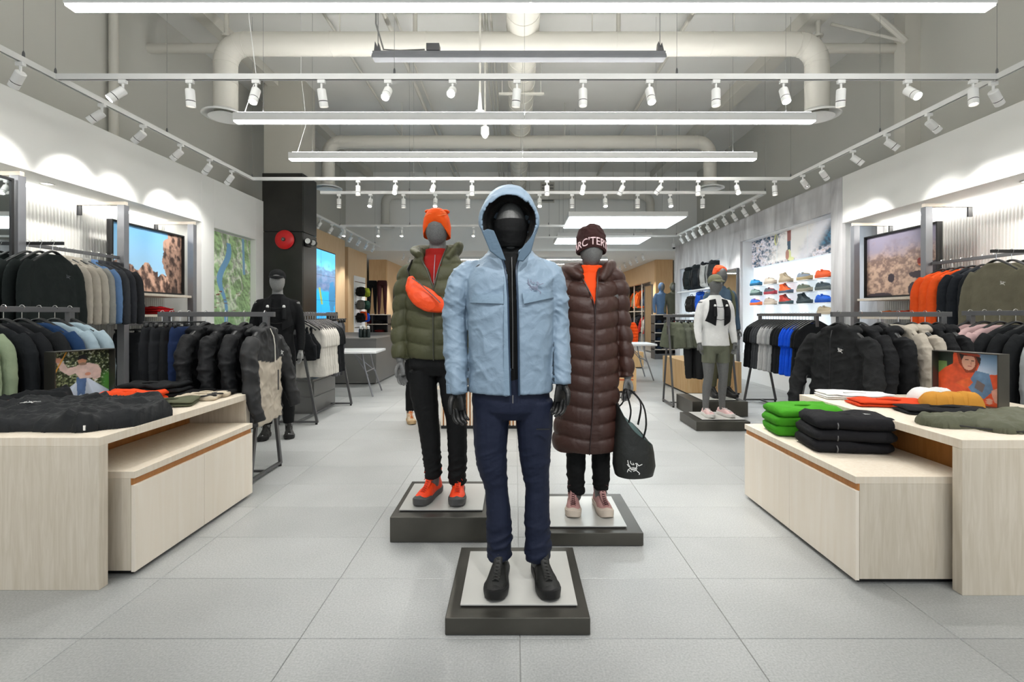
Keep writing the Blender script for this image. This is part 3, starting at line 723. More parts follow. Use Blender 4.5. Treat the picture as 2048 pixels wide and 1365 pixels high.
def p_tv(u, v):
    N = len(u); n = fbm(st([u*8, v*16, u*0]), 41, 4); m = fbm(st([u*18, v*30, u*0]), 42, 3)
    c = mixc(full('#1598d8', N), full('#5cc8f5', N), ss(.5, .8, v+.3*(n-.5)))
    city = ss(.42, .5, v+.15*(n-.5))*ss(.85, .7, v+.2*(m-.5))
    c = mixc(c, mixc(full('#12496b', N), full('#7a6f86', N), m), city*.85)
    road = (np.abs(u-.62-.25*(.55-v)) < .02) & (v < .5) & (v > .28); c = np.where(road[:, None], full('#8a9a4a', N), c)
    for (a, b, r, q, h) in ((.12, .45, .14, .17, '#3a3f4c'), (.10, .3, .05, .12, '#704a46'), (.28, .33, .05, .14, '#6b4f58'), (.45, .18, .04, .03, '#c4483e'), (.92, .4, .08, .2, '#2a6f99'), (.1, .72, .15, .12, '#6f7d88')):
        k = ((u-a)/r)**2+((v-b)/q)**2+1.2*(m-.5) < 1; c = np.where(k[:, None], full(h, N), c)
    return c
def poly_in(u, v, P):
    r = np.zeros(len(u), bool); j = len(P)-1
    for i in range(len(P)):
        (xi, yi), (xj, yj) = P[i], P[j]
        r ^= ((yi > v) != (yj > v)) & (u < (xj-xi)*(v-yi)/((yj-yi) or 1e-9)+xi); j = i
    return r
def put(c, k, h, shade=None):
    f = full(h, len(c))
    if shade is not None: f = f*shade[:, None]
    return np.where(k[:, None], f, c)
def p_tent(u, v):
    N = len(u); m = fbm(st([u*34, v*34, u*0]), 51, 3)
    c = mixc(full('#1f2a18', N), full('#9aa679', N), ss(.42, .75, m)); c = mixc(c, full('#d9dde0', N), ss(.70, .78, m))
    c = mixc(c, full('#4e8a3c', N), ss(.8, .95, u)*ss(.6, .4, v))
    sh = .75+.5*fbm(st([u*12, v*12, u*0]), 52, 3)
    c = put(c, poly_in(u, v, [(.0, 0), (.5, .42), (.62, .42), (1., .1), (1, 0)]), '#b9c5d6', .7+.6*ridge(st([(u-.55)/(.5-v+.05)*2, u*0, u*0]), 53, 2))
    c = put(c, poly_in(u, v, [(.42, .45), (.44, .05), (.50, .1), (.56, .0), (.60, .44)]), '#4d6790', sh)
    c = put(c, poly_in(u, v, [(.43, .7), (.40, .55), (.48, .42), (.78, .40), (.86, .56), (.80, .68), (.62, .74)]), '#cdb5ad', sh)
    c = put(c, poly_in(u, v, [(.10, .78), (.16, .62), (.3, .50), (.44, .55), (.43, .68), (.28, .66), (.2, .80)]), '#cfb8b0', sh)
    c = put(c, poly_in(u, v, [(.66, .48), (.72, .36), (.84, .40), (.86, .56), (.74, .6)]), '#c9aea6', sh)
    c = put(c, ((u-.52)/.075)**2+((v-.79)/.085)**2 < 1, '#b98668'); c = put(c, poly_in(u, v, [(.44, .82), (.46, .90), (.56, .92), (.61, .84), (.62, .79), (.52, .83), (.42, .80)]), '#16181d')
    c = put(c, ((u-.53)/.07)**2+((v-.72)/.03)**2 < 1, '#8a6f5e')
    c = put(c, ((u-.13)/.05)**2+((v-.83)/.05)**2 < 1, '#d39a80'); c = put(c, ((u-.62)/.05)**2+((v-.50)/.035)**2 < 1, '#c98c72')
    c = put(c, np.abs((u-.02)*.95-(v-.45)*.42) < .012*(v > .45), '#e0a33a')
    return c
def p_orange(u, v):
    N = len(u); m = fbm(st([u*22, v*22, u*0]), 61, 3); sh = .55+.9*fbm(st([u*7+v*4, v*6-u*5, u*0]), 62, 3)
    c = mixc(full('#dfe6ee', N), full('#6f9cc6', N), ss(.3, 1.2, v+.4*u-.2))
    c = put(c, (u < .25) & (v > .55+.3*(m-.5)), '#1d2a1f'); c = put(c, (u < .14) & (v < .8) & (v > .5+.4*(m-.5)), '#6c8a4e')
    c = put(c, poly_in(u, v, [(.0, .0), (0, .55), (.12, .68), (.24, .76), (.25, 1), (.62, 1), (.66, .8), (.60, .58), (.95, .62), (1, .5), (1, .0)]), '#d9532a', sh)
    c = put(c, poly_in(u, v, [(.30, 1.), (.34, .78), (.45, .60), (.58, .62), (.64, .8), (.64, .95), (.5, 1.)]), '#8c3b22', sh)
    c = put(c, ((u-.49)/.105)**2+((v-.82)/.165)**2 < 1, '#d9a58c'); c = put(c, poly_in(u, v, [(.34, .98), (.38, .84), (.42, .94), (.60, .93), (.66, .76), (.68, .9), (.62, 1)]), '#2f2220')
    c = put(c, poly_in(u, v, [(.30, 1), (.42, .955), (.66, .93), (.67, .97), (.6, 1)]), '#b2452c')
    c = put(c, (np.abs(u-.46) < .03) & (np.abs(v-.86-.1*(u-.46)) < .008), '#3a2420'); c = put(c, (np.abs(u-.555) < .022) & (np.abs(v-.845) < .007), '#3a2420')
    c = put(c, ((u-.51)/.032)**2+((v-.735)/.012)**2 < 1, '#b0625c'); c = put(c, ((u-.53)/.012)**2+((v-.79)/.03)**2 < 1, '#c48c74')
    c = put(c, poly_in(u, v, [(.46, .36), (.60, .66), (.80, .62), (.86, .3), (.72, .12), (.55, .2)]), '#5f7f9f', sh)
    c = put(c, poly_in(u, v, [(.58, .32), (.62, .48), (.74, .40), (.70, .24)]), '#6b5f5c')
    c = put(c, poly_in(u, v, [(.28, .38), (.46, .28), (.56, .42), (.50, .52)]), '#e0622f', sh)
    c = put(c, poly_in(u, v, [(.83, .30), (.92, .36), (1., .32), (1, .04), (.88, .08), (.84, .2)]), '#d49a86', .8+.4*m)
    for k in range(3): c = put(c, poly_in(u, v, [(.74, .12-.035*k), (.80, .15-.035*k), (.86, .12-.03*k), (.80, .09-.03*k)]), '#d6a08c')
    return c
# mountain print
def framed(x, y0, y1, z0, z1, s, fn, lab, name, cat='photo print', nu=150, nv=110, em=.0):
    t = thing(name, lab, cat, (x, (y0+y1)/2, z0)); L = (y1-y0)/2; H = z1-z0
    # s=-1: hangs on left wall, faces +x
    f = 1 if s < 0 else -1
    MB().box(min(0, -.03*f), max(0, -.03*f), -L, L, 0, H).build('backing', m_black, t)
    if s < 0: board('print', (.004, -L+.02, .02), (0, 2*L-.04, 0), (0, 0, H-.04), nu, nv, fn, t, .5, em)
    else: board('print', (-.004, L-.02, .02), (0, -2*L+.04, 0), (0, 0, H-.04), nu, nv, fn, t, .5, em)
    q = (-.005, .035) if s < 0 else (-.035, .005)
    for a in (-L, L-.018): MB().box(q[0], q[1], a, a+.018, 0, H).build('frame_side', m_black, t)
    for a in (0, H-.018): MB().box(q[0], q[1], -L+.018, L-.018, a, a+.018).build('frame_rail', m_black, t)
    return t
framed(-4.62, 5.43, 6.62, 1.60, 2.42, -1, p_mountain, 'large framed print of rock spires under a blue sky on the left wall', 'mountain_print')
framed(4.92, 5.52, 6.68, 1.56, 2.41, 1, p_rock, 'large framed print of a brown rock face on the right wall', 'rock_print')
t = thing('relief_map', 'green relief map with a long blue lake in the left wall niche', 'map', (-4.495, 7.54, .6))
board('map_sheet', (.006, -.55, 0), (0, 1.1, 0), (0, 0, 1.98), 120, 200, p_map, t, .6)
MB().box(.0, .004, -.55, .55, 0, 1.98).build('backing', m_wall, t)
# running photo band, 3 panels, a weak glow added to the prints
t = thing('running_photo', 'wide three-panel photo of a runner splashing over rocks above the shoes', 'photo print', (4.965, 8.53, 2.296))
fs = []
for k in range(3):
    def fk(u, v, k=k): return p_run((u+k)/3, v)
    # seen from the room, u runs from the far end (left) to the near end (right)
    y1 = 1.42-k*.945
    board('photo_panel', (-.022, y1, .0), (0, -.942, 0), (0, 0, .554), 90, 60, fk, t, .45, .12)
    MB().box(-.02, .0, y1-.942, y1, 0, .554).build('backing', m_nw, t)
# video wall
t = thing('video_wall', 'glowing blue video wall on the wood clad wall beside the column', 'screen', (-4.555, 11.1, 1.08))
for r in range(3):
    for c_ in range(3):
        yy = -1.0-.66+c_*.88
        def fk(u, v, r=r, c_=c_): return p_tv((u+c_)/3, (v+r)/3)
        board('screen', (.002, yy+.004, r*.59+.003), (0, .872, 0), (0, 0, .584), 50, 40, fk, t, .3, .7)
MB().box(-.04, 0, -1.68, 1.0, -.02, 1.79).build('bezel', m_black, t)
# frames on the tables
def table_frame(loc, rz, fn, lab, s):
    """box frame: long axis local Y, print faces local +X"""
    t = thing('tabletop_photo_frame', lab, 'photo frame', loc, rz); L, H, D = .375, .345, .10
    MB().box(-D, 0, -L/2, -L/2+.006, 0, H).build('side_plate', m_steel, t); MB().box(-D, 0, L/2-.006, L/2, 0, H).build('side_plate', m_steel, t)
    MB().box(-D, 0, -L/2+.006, L/2-.006, H-.006, H).build('top_plate', m_steel, t); MB().box(-D, 0, -L/2+.006, L/2-.006, 0, .006).build('bottom_plate', m_steel, t)
    MB().box(-.064, -.056, -L/2+.006, L/2-.006, .006, H-.006).build('photo_backing', m_black, t)
    board('photo', (-.055, -L/2+.006, .006), (0, L-.012, 0), (0, 0, H-.012), 130, 120, fn, t, .35)
    return t
table_frame((-2.985, 3.325, .735), -.26, p_tent, 'steel frame on the left table, its photo showing a person with a pole', -1)
table_frame((2.95, 3.14, .735), PI+.26, p_orange, 'steel frame on the right table, its photo showing an orange jacket', 1)
# ------------------------------------------------------------------ column fittings
t = thing('fire_bell', 'round red fire bell on the black column', 'alarm bell', (px(570, 480, 8.33)[0], 8.34, px(570, 480, 8.33)[2]))
m_red = mat('alarm_red', '#d01318', .3)
MB().lathe([(.06, 0), (.165, -.01), (.168, -.03), (.15, -.05), (.10, -.065), (.04, -.07), (.04, -.075)], 32, ax='y').build('gong', m_red, t, smooth=True)
MB().lathe([(.035, -.075), (.032, -.085), (0, -.086)], 20, ax='y').build('hub', m_steel, t, smooth=True)
MB().lathe([(.012, -.086), (.008, -.094), (0, -.095)], 10, ax='y').build('bolt', m_chrome, t, smooth=True)
p = px(622, 489, 8.6)
t = thing('emergency_lamp', 'small twin-head emergency lamp on the side of the black column', 'lamp', (-3.71, 8.5, p[2]))
MB().box(0, .05, -.09, .09, -.06, .06).build('case', m_black, t, bev=.01)
for yy in (-.12, .1): 
    h = MB().lathe([(.02, .05), (.045, .03), (.055, -.02), (.055, -.05)], 18, (.09, yy, .02), 'y').build('lamp_head', m_black, t, smooth=True)
    MB().lathe([(0, -.05), (.048, -.051)], 18, (.09, yy, .02), 'y', cap=False).build('lens', m_head, h)
# ------------------------------------------------------------------ checkout, tables, crates
m_ctr = mat('counter_grey', '#7c7b79', .4, .3, 'noise', 2, .1, .05)
t = thing('checkout_counter', 'long dark grey checkout counter on the left', 'counter', (-3.6, 10.6, 0))
MB().box(-.95, .95, -1.5, 1.6, 0.02, .84).build('body', m_ctr, t, bev=.003); MB().box(-.96, .96, -1.51, 1.61, .84, .878).build('worktop', m_ctr, t, bev=.003); MB().box(-.9, .9, -1.45, 1.55, 0, .02).build('kick', m_black, t)
m_fold = mat('folding_table_plastic', '#e9ebec', .45)
def folding_table(cx, cy, L, W, rz, lab):
    t = thing('folding_table', lab, 'table', (cx, cy, 0), rz)
    MB().box(-L/2, L/2, -W/2, W/2, .70, .74).build('tabletop', m_fold, t, bev=.01)
    for s in (-1, 1):
        MB().tube([(s*(L/2-.25), -W/2+.12, .7), (s*(L/2-.2), -W/2+.10, .45), (s*(L/2-.06), -W/2+.05, .0)], .014, 8).build('leg', m_grey, t, smooth=True)
        MB().tube([(s*(L/2-.25), W/2-.12, .7), (s*(L/2-.2), W/2-.10, .45), (s*(L/2-.06), W/2-.05, .0)], .014, 8).build('leg', m_grey, t, smooth=True)
        MB().tube([(s*(L/2-.18), -W/2+.1, .4), (s*(L/2-.18), W/2-.1, .4)], .01, 8).build('crossbar', m_grey, t)
        MB().tube([(s*(L/2-.15), -W/2+.1, .34), (s*.25, 0, .68)], .008, 6).build('brace', m_grey, t)
        MB().tube([(s*(L/2-.15), W/2-.1, .34), (s*.25, 0, .68)], .008, 6).build('brace', m_grey, t)
folding_table(-2.95, 7.98, 1.4, .75, .06, 'white plastic folding table in front of the grey checkout counter')
folding_table(2.12, 9.9, 1.45, .75, 0, 'white plastic folding table behind the brown coat mannequin on the right')
m_pine = mat('pine_crate', '#dcbb8a', .55, 0, 'wood', 4., col2='#cc9f68', bump=.05)
def crate(x0, x1, y0, y1, h, lab, logo=False):
    t = thing('wooden_crate', lab, 'crate', ((x0+x1)/2, (y0+y1)/2, 0)); a, b = (x0-x1)/2, (x1-x0)/2; c, d = (y0-y1)/2, (y1-y0)/2
    MB().box(a+.02, b-.02, c+.02, d-.02, 0, .03).build('base', m_black, t)
    MB().box(a, b, c, c+.02, .03, h-.02).build('front_panel', m_pine, t); MB().box(a, b, d-.02, d, .03, h-.02).build('back_panel', m_pine, t)
    MB().box(a, a+.02, c+.02, d-.02, .03, h-.02).build('side_panel', m_pine, t); MB().box(b-.02, b, c+.02, d-.02, .03, h-.02).build('side_panel', m_pine, t)
    MB().box(a, b, c, d, h-.02, h).build('lid', m_pine, t)
    if logo:
        for k in range(2): MB().box(a+.1, b-.05, c-.002, c-.0005, h*.5+k*.05, h*.5+k*.05+.022).build('printed_stripe', mat('print_orange', '#c4532a', .6), t)
crate(2.85, 3.75, 7.9, 9.2, .54, 'large pale plywood crate behind the shorts rack on the right')
crate(1.60, 2.06, 8.1, 8.5, .42, 'small plywood crate with red-orange stripes behind the brown coat', True)
crate(2.85, 3.18, 11.8, 12.2, .40, 'small plywood crate under the right folding table')
# fluted pale bench behind the front mannequin
t = thing('slatted_bench', 'pale slatted wooden bench behind the blue-jacket mannequin', 'bench', (-.2, 5.8, 0))
MB().box(-.70, .64, -.28, .28, .46, .49).build('top', m_wood, t); MB().box(-.66, .60, -.25, .25, .0, .04).build('kick', m_black, t)
for k in range(33): MB().box(-.66+k*.0385, -.66+k*.0385+.022, -.27, -.25, .04, .46).build('slat', m_wood, t)
MB().box(-.66, .6, -.25, .25, .04, .46).build('body', m_wood_bounce, t)
# mirror on the concrete wall, tall mirrors in the far hall
def standing_mirror(x, y, L, H, z0, s, lab):
    t = thing('framed_mirror', lab, 'mirror', (x, y, z0)); q = (0, .03) if s < 0 else (-.03, 0)
    MB().box(q[0]+.004, q[1]-.004, -L/2, L/2, 0, H).build('glass', m_mir, t)
    for a in (-L/2-.03, L/2): MB().box(q[0]-.01, q[1]+.01, a, a+.03, -.03, H+.03).build('frame_side', m_dgrey, t)
    for a in (-.03, H): MB().box(q[0]-.01, q[1]+.01, -L/2, L/2, a, a+.03).build('frame_rail', m_dgrey, t)
standing_mirror(4.68, 10.42, .82, 2.2, .08, 1, 'tall dark-framed mirror on the concrete wall between the two lit niches')
standing_mirror(4.77, 17.0, .9, 2.3, .05, 1, 'tall narrow mirror on the wood wall in the far right hall')
standing_mirror(-4.36, 17.6, .9, 2.1, .05, -1, 'tall narrow mirror on the wood wall in the far left hall')
# shelf unit with torso forms (right), shelf unit with leg forms (left)
def shelf_unit(x0, x1, y0, y1, zs, lab):
    t = thing('shelf_unit', lab, 'shelving', ((x0+x1)/2, (y0+y1)/2, 0)); a, b = (x0-x1)/2, (x1-x0)/2; c, d = (y0-y1)/2, (y1-y0)/2
    MB().box(a, b, c, d, 0, .16).build('plinth', m_dgrey, t); MB().box(a, b, d-.02, d, .16, zs[-1]).build('back', m_black, t)
    for z in zs: MB().box(a, b, c, d-.02, z-.025, z).build('shelf', m_shelf, t)
    for xx in (a, (a+b)/2-.01, b-.02): MB().box(xx, xx+.02, c+.01, d-.02, .16, zs[-1]-.025).build('divider', m_dgrey, t)
shelf_unit(4.16, 5.2, 14.2, 14.6, (.30, .55, .80, 1.07, 1.34), 'low shelf unit with caps under the torso forms on the right')
shelf_unit(-5.0, -4.0, 15.0, 15.4, (.42, .74, 1.04, 1.34), 'low shelf unit with leg forms on top in the far left corner')
# ================================================================== GARMENTS ON HANGERS
def srng(a, b, n): return list(np.linspace(a, b, n))
def sup(hw, ht, n, e=.75, cx=0, cy=0, z=0):
    R = []
    for j in range(n):
        t = 2*PI*j/n; c, q = math.cos(t), math.sin(t)
        R.append((cx+hw*math.copysign(abs(c)**e, c), cy+ht*math.copysign(abs(q)**e, q), z))
    return R
def torso(mb, prof, n=32, rows=26, e=.75):
    zs = [p[0] for p in prof]; Z = np.interp(np.linspace(0, len(prof)-1, rows), range(len(prof)), zs)
    f = np.linspace(0, len(prof)-1, rows); W = np.interp(f, range(len(prof)), [p[1] for p in prof]); T = np.interp(f, range(len(prof)), [p[2] for p in prof])
    mb.rings([sup(W[i], T[i], n, e, 0, 0, Z[i]) for i in range(rows)])
def smooth_path(P, n):
    P = [Vector(p) for p in P]; out = []
    for i in range(n+1):
        t = i/n*(len(P)-1); k = min(int(t), len(P)-2); f = t-k
        a = P[max(k-1, 0)]; b = P[k]; c = P[k+1]; d = P[min(k+2, len(P)-1)]
        out.append(.5*((2*b)+(c-a)*f+(2*a-5*b+4*c-d)*f*f+(3*b-a-3*c+d)*f**3))
    return out
def lerp_list(L, n):
    x = np.linspace(0, len(L)-1, n+1)
    if isinstance(L[0], (tuple, list)): return [(float(np.interp(t, range(len(L)), [l[0] for l in L])), float(np.interp(t, range(len(L)), [l[1] for l in L]))) for t in x]
    return [float(np.interp(t, range(len(L)), L)) for t in x]
def stube(mb, P, r, n=12, m=14, **k): mb.tube(smooth_path(P, m), lerp_list(r, m), n, **k)
def drape(amp, seed, z0=-.2, k=9., vert=1.6, crease=.0):
    def f(p, n):
        g = np.clip((z0-p[:, 2])/.35, 0.15, 1)
        a = (fbm(st([p[:, 0]*k, p[:, 1]*6+(p[:, 1] > 0)*7, p[:, 2]*vert]), seed, 3)-.5)*2*amp*g
        b = crease*(ridge(st([p[:, 0]*9+p[:, 2]*5, p[:, 1]*7, p[:, 2]*11-p[:, 0]*4]), seed+5, 2)-.45)
        return a+b
    return f
def garment_mesh(kind, seed):
    mb = MB(); vox = .010
    if kind in ('tee', 'sweater', 'fleece', 'shirt'):
        L = {'tee': .68, 'sweater': .68, 'fleece': .68, 'shirt': .70}[kind]; t = {'tee': .020, 'sweater': .034, 'fleece': .036, 'shirt': .024}[kind]
        torso(mb, [(-.058, .072, .030), (-.070, .095, .032), (-.10, .160, .026), (-.135, .212, .024), (-.20, .235, t), (-.40, .235, t), (-L, .245, t+.006)])
        for s in (-1, 1):
            if kind == 'tee': stube(mb, [(s*.19, 0, -.14), (s*.26, 0, -.22), (s*.285, 0, -.33)], [(.05, .022), (.075, .024), (.08, .026)], m=8)
            else: stube(mb, [(s*.19, 0, -.145), (s*.245, 0, -.24), (s*.272, -.005, -.42), (s*.288, -.012, -.60), (s*.292, -.012, -.70)], [(.055, .028), (.062, .034), (.056, .034), (.046, .03), (.036, .026)])
        if kind == 'fleece': mb.lathe([(.062, -.075), (.066, -.03), (.060, -.02), (.05, -.02)], 20, (0, 0, 0))
        d = drape(.013, seed, k=8, crease=.007)
    elif kind == 'tank':
        torso(mb, [(-.17, .12, .02), (-.22, .14, .026), (-.30, .19, .028), (-.45, .18, .026)], rows=18)
        for s in (-1, 1): mb.tube([(s*.10, .0, -.20), (s*.085, 0, -.12), (s*.09, 0, -.09)], (.018, .008), 8)
        d = drape(.008, seed, crease=.01)
    elif kind == 'longtee':
        torso(mb, [(-.07, .06, .02), (-.10, .15, .022), (-.135, .20, .024), (-.25, .22, .022), (-.75, .26, .030)])
        for s in (-1, 1): stube(mb, [(s*.17, 0, -.15), (s*.212, 0, -.24), (s*.222, 0, -.38)], [(.04, .02), (.045, .022), (.045, .022)], m=8)
        d = drape(.016, seed, k=11, crease=.004)
    elif kind == 'coat':
        vox = .0095
        torso(mb, [(-.055, .07, .045), (-.08, .10, .055), (-.115, .17, .046), (-.16, .228, .042), (-.28, .245, .050), (-.55, .255, .055), (-.80, .268, .06)], rows=34)
        for s in (-1, 1): stube(mb, [(s*.20, 0, -.16), (s*.27, -.01, -.25), (s*.315, -.035, -.42), (s*.335, -.07, -.58), (s*.33, -.115, -.74)], [(.055, .048), (.072, .056), (.072, .056), (.066, .052), (.050, .044)], n=16, m=18)
        # hood folded down the back
        stube(mb, [(-.10, -.04, -.10), (-.115, .02, -.085), (-.07, .06, -.095), (0, .07, -.105), (.07, .06, -.095), (.115, .02, -.085), (.10, -.04, -.10)], [(.02, .03), (.026, .045), (.032, .06), (.036, .07), (.032, .06), (.026, .045), (.02, .03)], m=16)
        d = drape(.014, seed, k=7, crease=.024)
    elif kind == 'puffer':
        torso(mb, [(-.055, .07, .05), (-.10, .16, .07), (-.15, .23, .08), (-.3, .25, .085), (-.68, .255, .085)], rows=34)
        for s in (-1, 1): stube(mb, [(s*.20, 0, -.16), (s*.27, -.01, -.25), (s*.31, -.02, -.42), (s*.32, -.04, -.66)], [(.08, .07), (.09, .075), (.08, .07), (.06, .055)], n=16, m=18)
        stube(mb, [(-.11, -.06, -.10), (-.12, .03, -.05), (0, .09, -.04), (.12, .03, -.05), (.11, -.06, -.10)], [(.04, .05), (.05, .07), (.06, .08), (.05, .07), (.04, .05)], m=16)
        d = lambda p, n: .016*np.abs(np.sin(PI*p[:, 2]/.085))**.6-.010+.004*fbm(p*18, seed)
    elif kind == 'pants':
        torso(mb, [(-.12, .17, .014), (-.15, .185, .022), (-.35, .20, .035)], rows=10)
        for s in (-1, 1): stube(mb, [(s*.095, 0, -.25), (s*.10, 0, -.5), (s*.10, 0, -.8), (s*.10, .0, -1.12)], [(.105, .035), (.10, .038), (.085, .034), (.075, .03)])
        d = drape(.010, seed, k=12, crease=.006)
    elif kind == 'shorts':
        torso(mb, [(-.12, .16, .014), (-.15, .18, .022), (-.33, .21, .04)], rows=10)
        for s in (-1, 1): stube(mb, [(s*.10, 0, -.22), (s*.115, 0, -.36), (s*.13, 0, -.52)], [(.10, .03), (.115, .045), (.12, .05)], m=8)
        d = drape(.016, seed, k=14, crease=.004)
    elif kind == 'tights':
        torso(mb, [(-.12, .13, .014), (-.17, .15, .02), (-.33, .15, .03)], rows=10)
        for s in (-1, 1): stube(mb, [(s*.075, 0, -.25), (s*.08, 0, -.5), (s*.07, 0, -.9)], [(.075, .03), (.065, .026), (.045, .02)], m=10)
        d = drape(.006, seed, k=12, crease=.004)
    if kind not in ('pants', 'shorts', 'tights'): mb.v = [(x, y, z-.058) for x, y, z in mb.v]
    return fuse(mb, vox, 4, d)
# emblem: a stylised bird skeleton, as printed on the goods
EMB = [([(125, 1180), (150, 1202), (190, 1196), (215, 1165), (208, 1138)], .030), ([(130, 1092), (133, 1118), (152, 1136), (178, 1140), (164, 1118)], .022), ([(195, 1126), (214, 1124), (240, 1156), (282, 1140)], .026),
       ([(95, 1082), (104, 1130), (130, 1172)], .024), ([(88, 1130), (110, 1160), (132, 1175)], .02), ([(168, 1219), (205, 1210), (250, 1250), (244, 1266)], .026), ([(216, 1188), (194, 1214)], .022),
       ([(90, 1226), (100, 1196), (132, 1180)], .022), ([(100, 1196), (142, 1226)], .02)]+[([(142+11*k, 1168+abs(k-2)*2), (140+12*k, 1204-k*1.5)], .014) for k in range(5)]
def emblem(name, parent, o, r, u, size, m, off=.002):
    o = Vector(o); r = Vector(r).normalized(); u = Vector(u).normalized(); n = r.cross(u); mb = MB()
    for P, w in EMB:
        Q = [o+r*((x-185)/200*size)+u*((1178-y)/200*size)+n*off for x, y in P]
        for i in range(len(Q)-1):
            a, b = Q[i], Q[i+1]; d = (b-a).normalized(); s = n.cross(d)*(w*size*.9)
            e = d*(w*size*.5)
            mb.add([a-s-e, b-s+e, b+s+e, a+s-e, a-s-e+n*.001, b-s+e+n*.001, b+s+e+n*.001, a+s-e+n*.001], [(0, 1, 2, 3), (4, 5, 6, 7), (0, 1, 5, 4), (2, 3, 7, 6), (0, 3, 7, 4), (1, 2, 6, 5)])
    return mb.build(name, m, parent)
m_hanger = mat('hanger_black', '#17191a', .45)
m_logo = mat('logo_white', '#e9e9e6', .5); m_logog = mat('logo_grey', '#5d6166', .6)
m_zip = mat('zip_black', '#0e0f10', .4); m_zipw = mat('zip_pale', '#d9d4c8', .5)
GEOM = {}
GKIND = {'tee': ('t_shirt', 'T-shirt'), 'sweater': ('sweatshirt', 'sweatshirt'), 'fleece': ('fleece_jacket', 'fleece'), 'shirt': ('long_sleeve_top', 'long-sleeve top'), 'tank': ('sports_bra', 'sports bra'), 'longtee': ('long_t_shirt', 'T-shirt'),
         'coat': ('hooded_jacket', 'hooded jacket'), 'puffer': ('puffer_jacket', 'puffer jacket'), 'pants': ('trousers', 'trousers'), 'shorts': ('shorts', 'shorts'), 'tights': ('tights', 'tights')}
def gmesh(kind, v):
    k = (kind, v)
    if k not in GEOM: GEOM[k] = garment_mesh(kind, 100+v*13+len(kind))
    return GEOM[k]
def inst(name, me, m, parent=None, loc=(0, 0, 0), rot=(0, 0, 0)):
    if not me.materials: me.materials.append(m); me.polygons.foreach_set('use_smooth', [True]*len(me.polygons))
    o = bpy.data.objects.new(name, me); COL.objects.link(o); o.location = loc; o.rotation_euler = rot
    if parent: o.parent = parent
    o.material_slots[0].link = 'OBJECT'; o.material_slots[0].material = m
    return o
HM = {}
def hanger(loc, rot, label, group, clip=False):
    if clip not in HM:
        a = MB(); h = MB()
        if clip:
            a.box(-.17, .17, -.006, .006, -.092, -.078); 
            for s in (-.14, .14): a.box(s-.015, s+.015, -.012, .012, -.135, -.088)
        else: 
            a.tube(smooth_path([(-.205, 0, -.215), (-.17, 0, -.182), (-.08, 0, -.125), (-.03, 0, -.098), (0, 0, -.092), (.03, 0, -.098), (.08, 0, -.125), (.17, 0, -.182), (.205, 0, -.215)], 20), [(.010, .020)]*21, 8)
        h.tube([(0, 0, -.10), (0, 0, -.035), (.012, 0, -.022), (.018, 0, -.004), (.010, 0, .008), (0, 0, .011), (-.010, 0, .008), (-.017, 0, -.004)], .0025, 6)
        HM[clip] = (a.mesh('hanger'), h.mesh('hook'))
        HM[clip][1].materials.append(m_chrome)
    o = inst('clip_hanger' if clip else 'clothes_hanger', HM[clip][0], m_hanger, None, loc, rot); tag(o, label, 'hanger', group)
    k = bpy.data.objects.new('hook', HM[clip][1]); COL.objects.link(k); k.parent = o
    return o
TRIM = {}
def garment(kind, color, loc, rz, label, group, v=0, tilt=0., scale=1., logo=None, zipm=None, thick=1., hang=True, hlabel=None, hgroup=None):
    nm, _ = GKIND[kind]
    rot = (0, tilt, rz)
    o = inst(nm, gmesh(kind, v), fab(color, kind='shell' if kind in ('coat', 'puffer') else 'cloth') if isinstance(color, str) else color, None, loc, rot)
    o.scale = (scale, thick*scale, scale); tag(o, label, {'pants': 'trousers', 'shorts': 'shorts', 'tights': 'tights', 'tank': 'sports bra', 'coat': 'jacket', 'puffer': 'jacket', 'fleece': 'fleece'}.get(kind, 'shirt'), group)
    y = {'coat': -.092, 'fleece': -.046, 'puffer': -.1}.get(kind, -.036)
    if kind in ('coat', 'fleece', 'puffer'):
        key = ('zip', kind)
        if key not in TRIM: TRIM[key] = MB().tube([(0, y+.02, -.15), (0, y, -.22), (0, y-.002, -.36), (0, y-.004, -.56), (0, y-.004, -.72)], (.004, .004), 6).mesh('zipper')
        inst('zipper', TRIM[key], zipm or m_zip, o)
    if logo:
        if ('logo', kind) not in TRIM: 
            e = emblem('logo', None, (.10, y-.012, -.31), (1, 0, 0), (0, 0, 1), .045, m_logo); TRIM[('logo', kind)] = e.data; bpy.data.objects.remove(e)
        inst('logo', TRIM[('logo', kind)], logo, o)
    if hang: hanger(loc, rot, hlabel or 'hanger: '+label.split(',')[0], hgroup or ('hangers: '+group), kind in ('pants', 'shorts', 'tights'))
    return o
rg = random.Random(12)
def row(kind, colors, p0, p1, rz, desc, where, group, v=None, jit=.05, hgroup=None, **kw):
    """garments hung one after another from p0 to p1; colors: list of (hex, colour word)"""
    n = len(colors); cnt = {}
    tot = {}
    for c, w in colors: tot[w] = tot.get(w, 0)+1
    for i, (c, w) in enumerate(colors):
        f = i/(n-1) if n > 1 else 0
        loc = tuple(a+(b-a)*f for a, b in zip(p0, p1)); cnt[w] = cnt.get(w, 0)+1
        o_ = ORD[cnt[w]-1]; pre = ('only ' if tot[w] == 1 else o_+' ')
        lab = '%s%s %s %s' % (pre, w, desc, where)
        garment(kind, c, loc, rz+rg.uniform(-jit, jit), lab, group, v=(i % 2 if v is None else v), hlabel='black hanger of the '+lab.replace(' from the front','').replace(' from the left','').replace(' from the near end','').replace(' of the far',' far'), hgroup='hangers of the '+group, **kw)
BK = '#1d2021'; BKs = '#26292a'
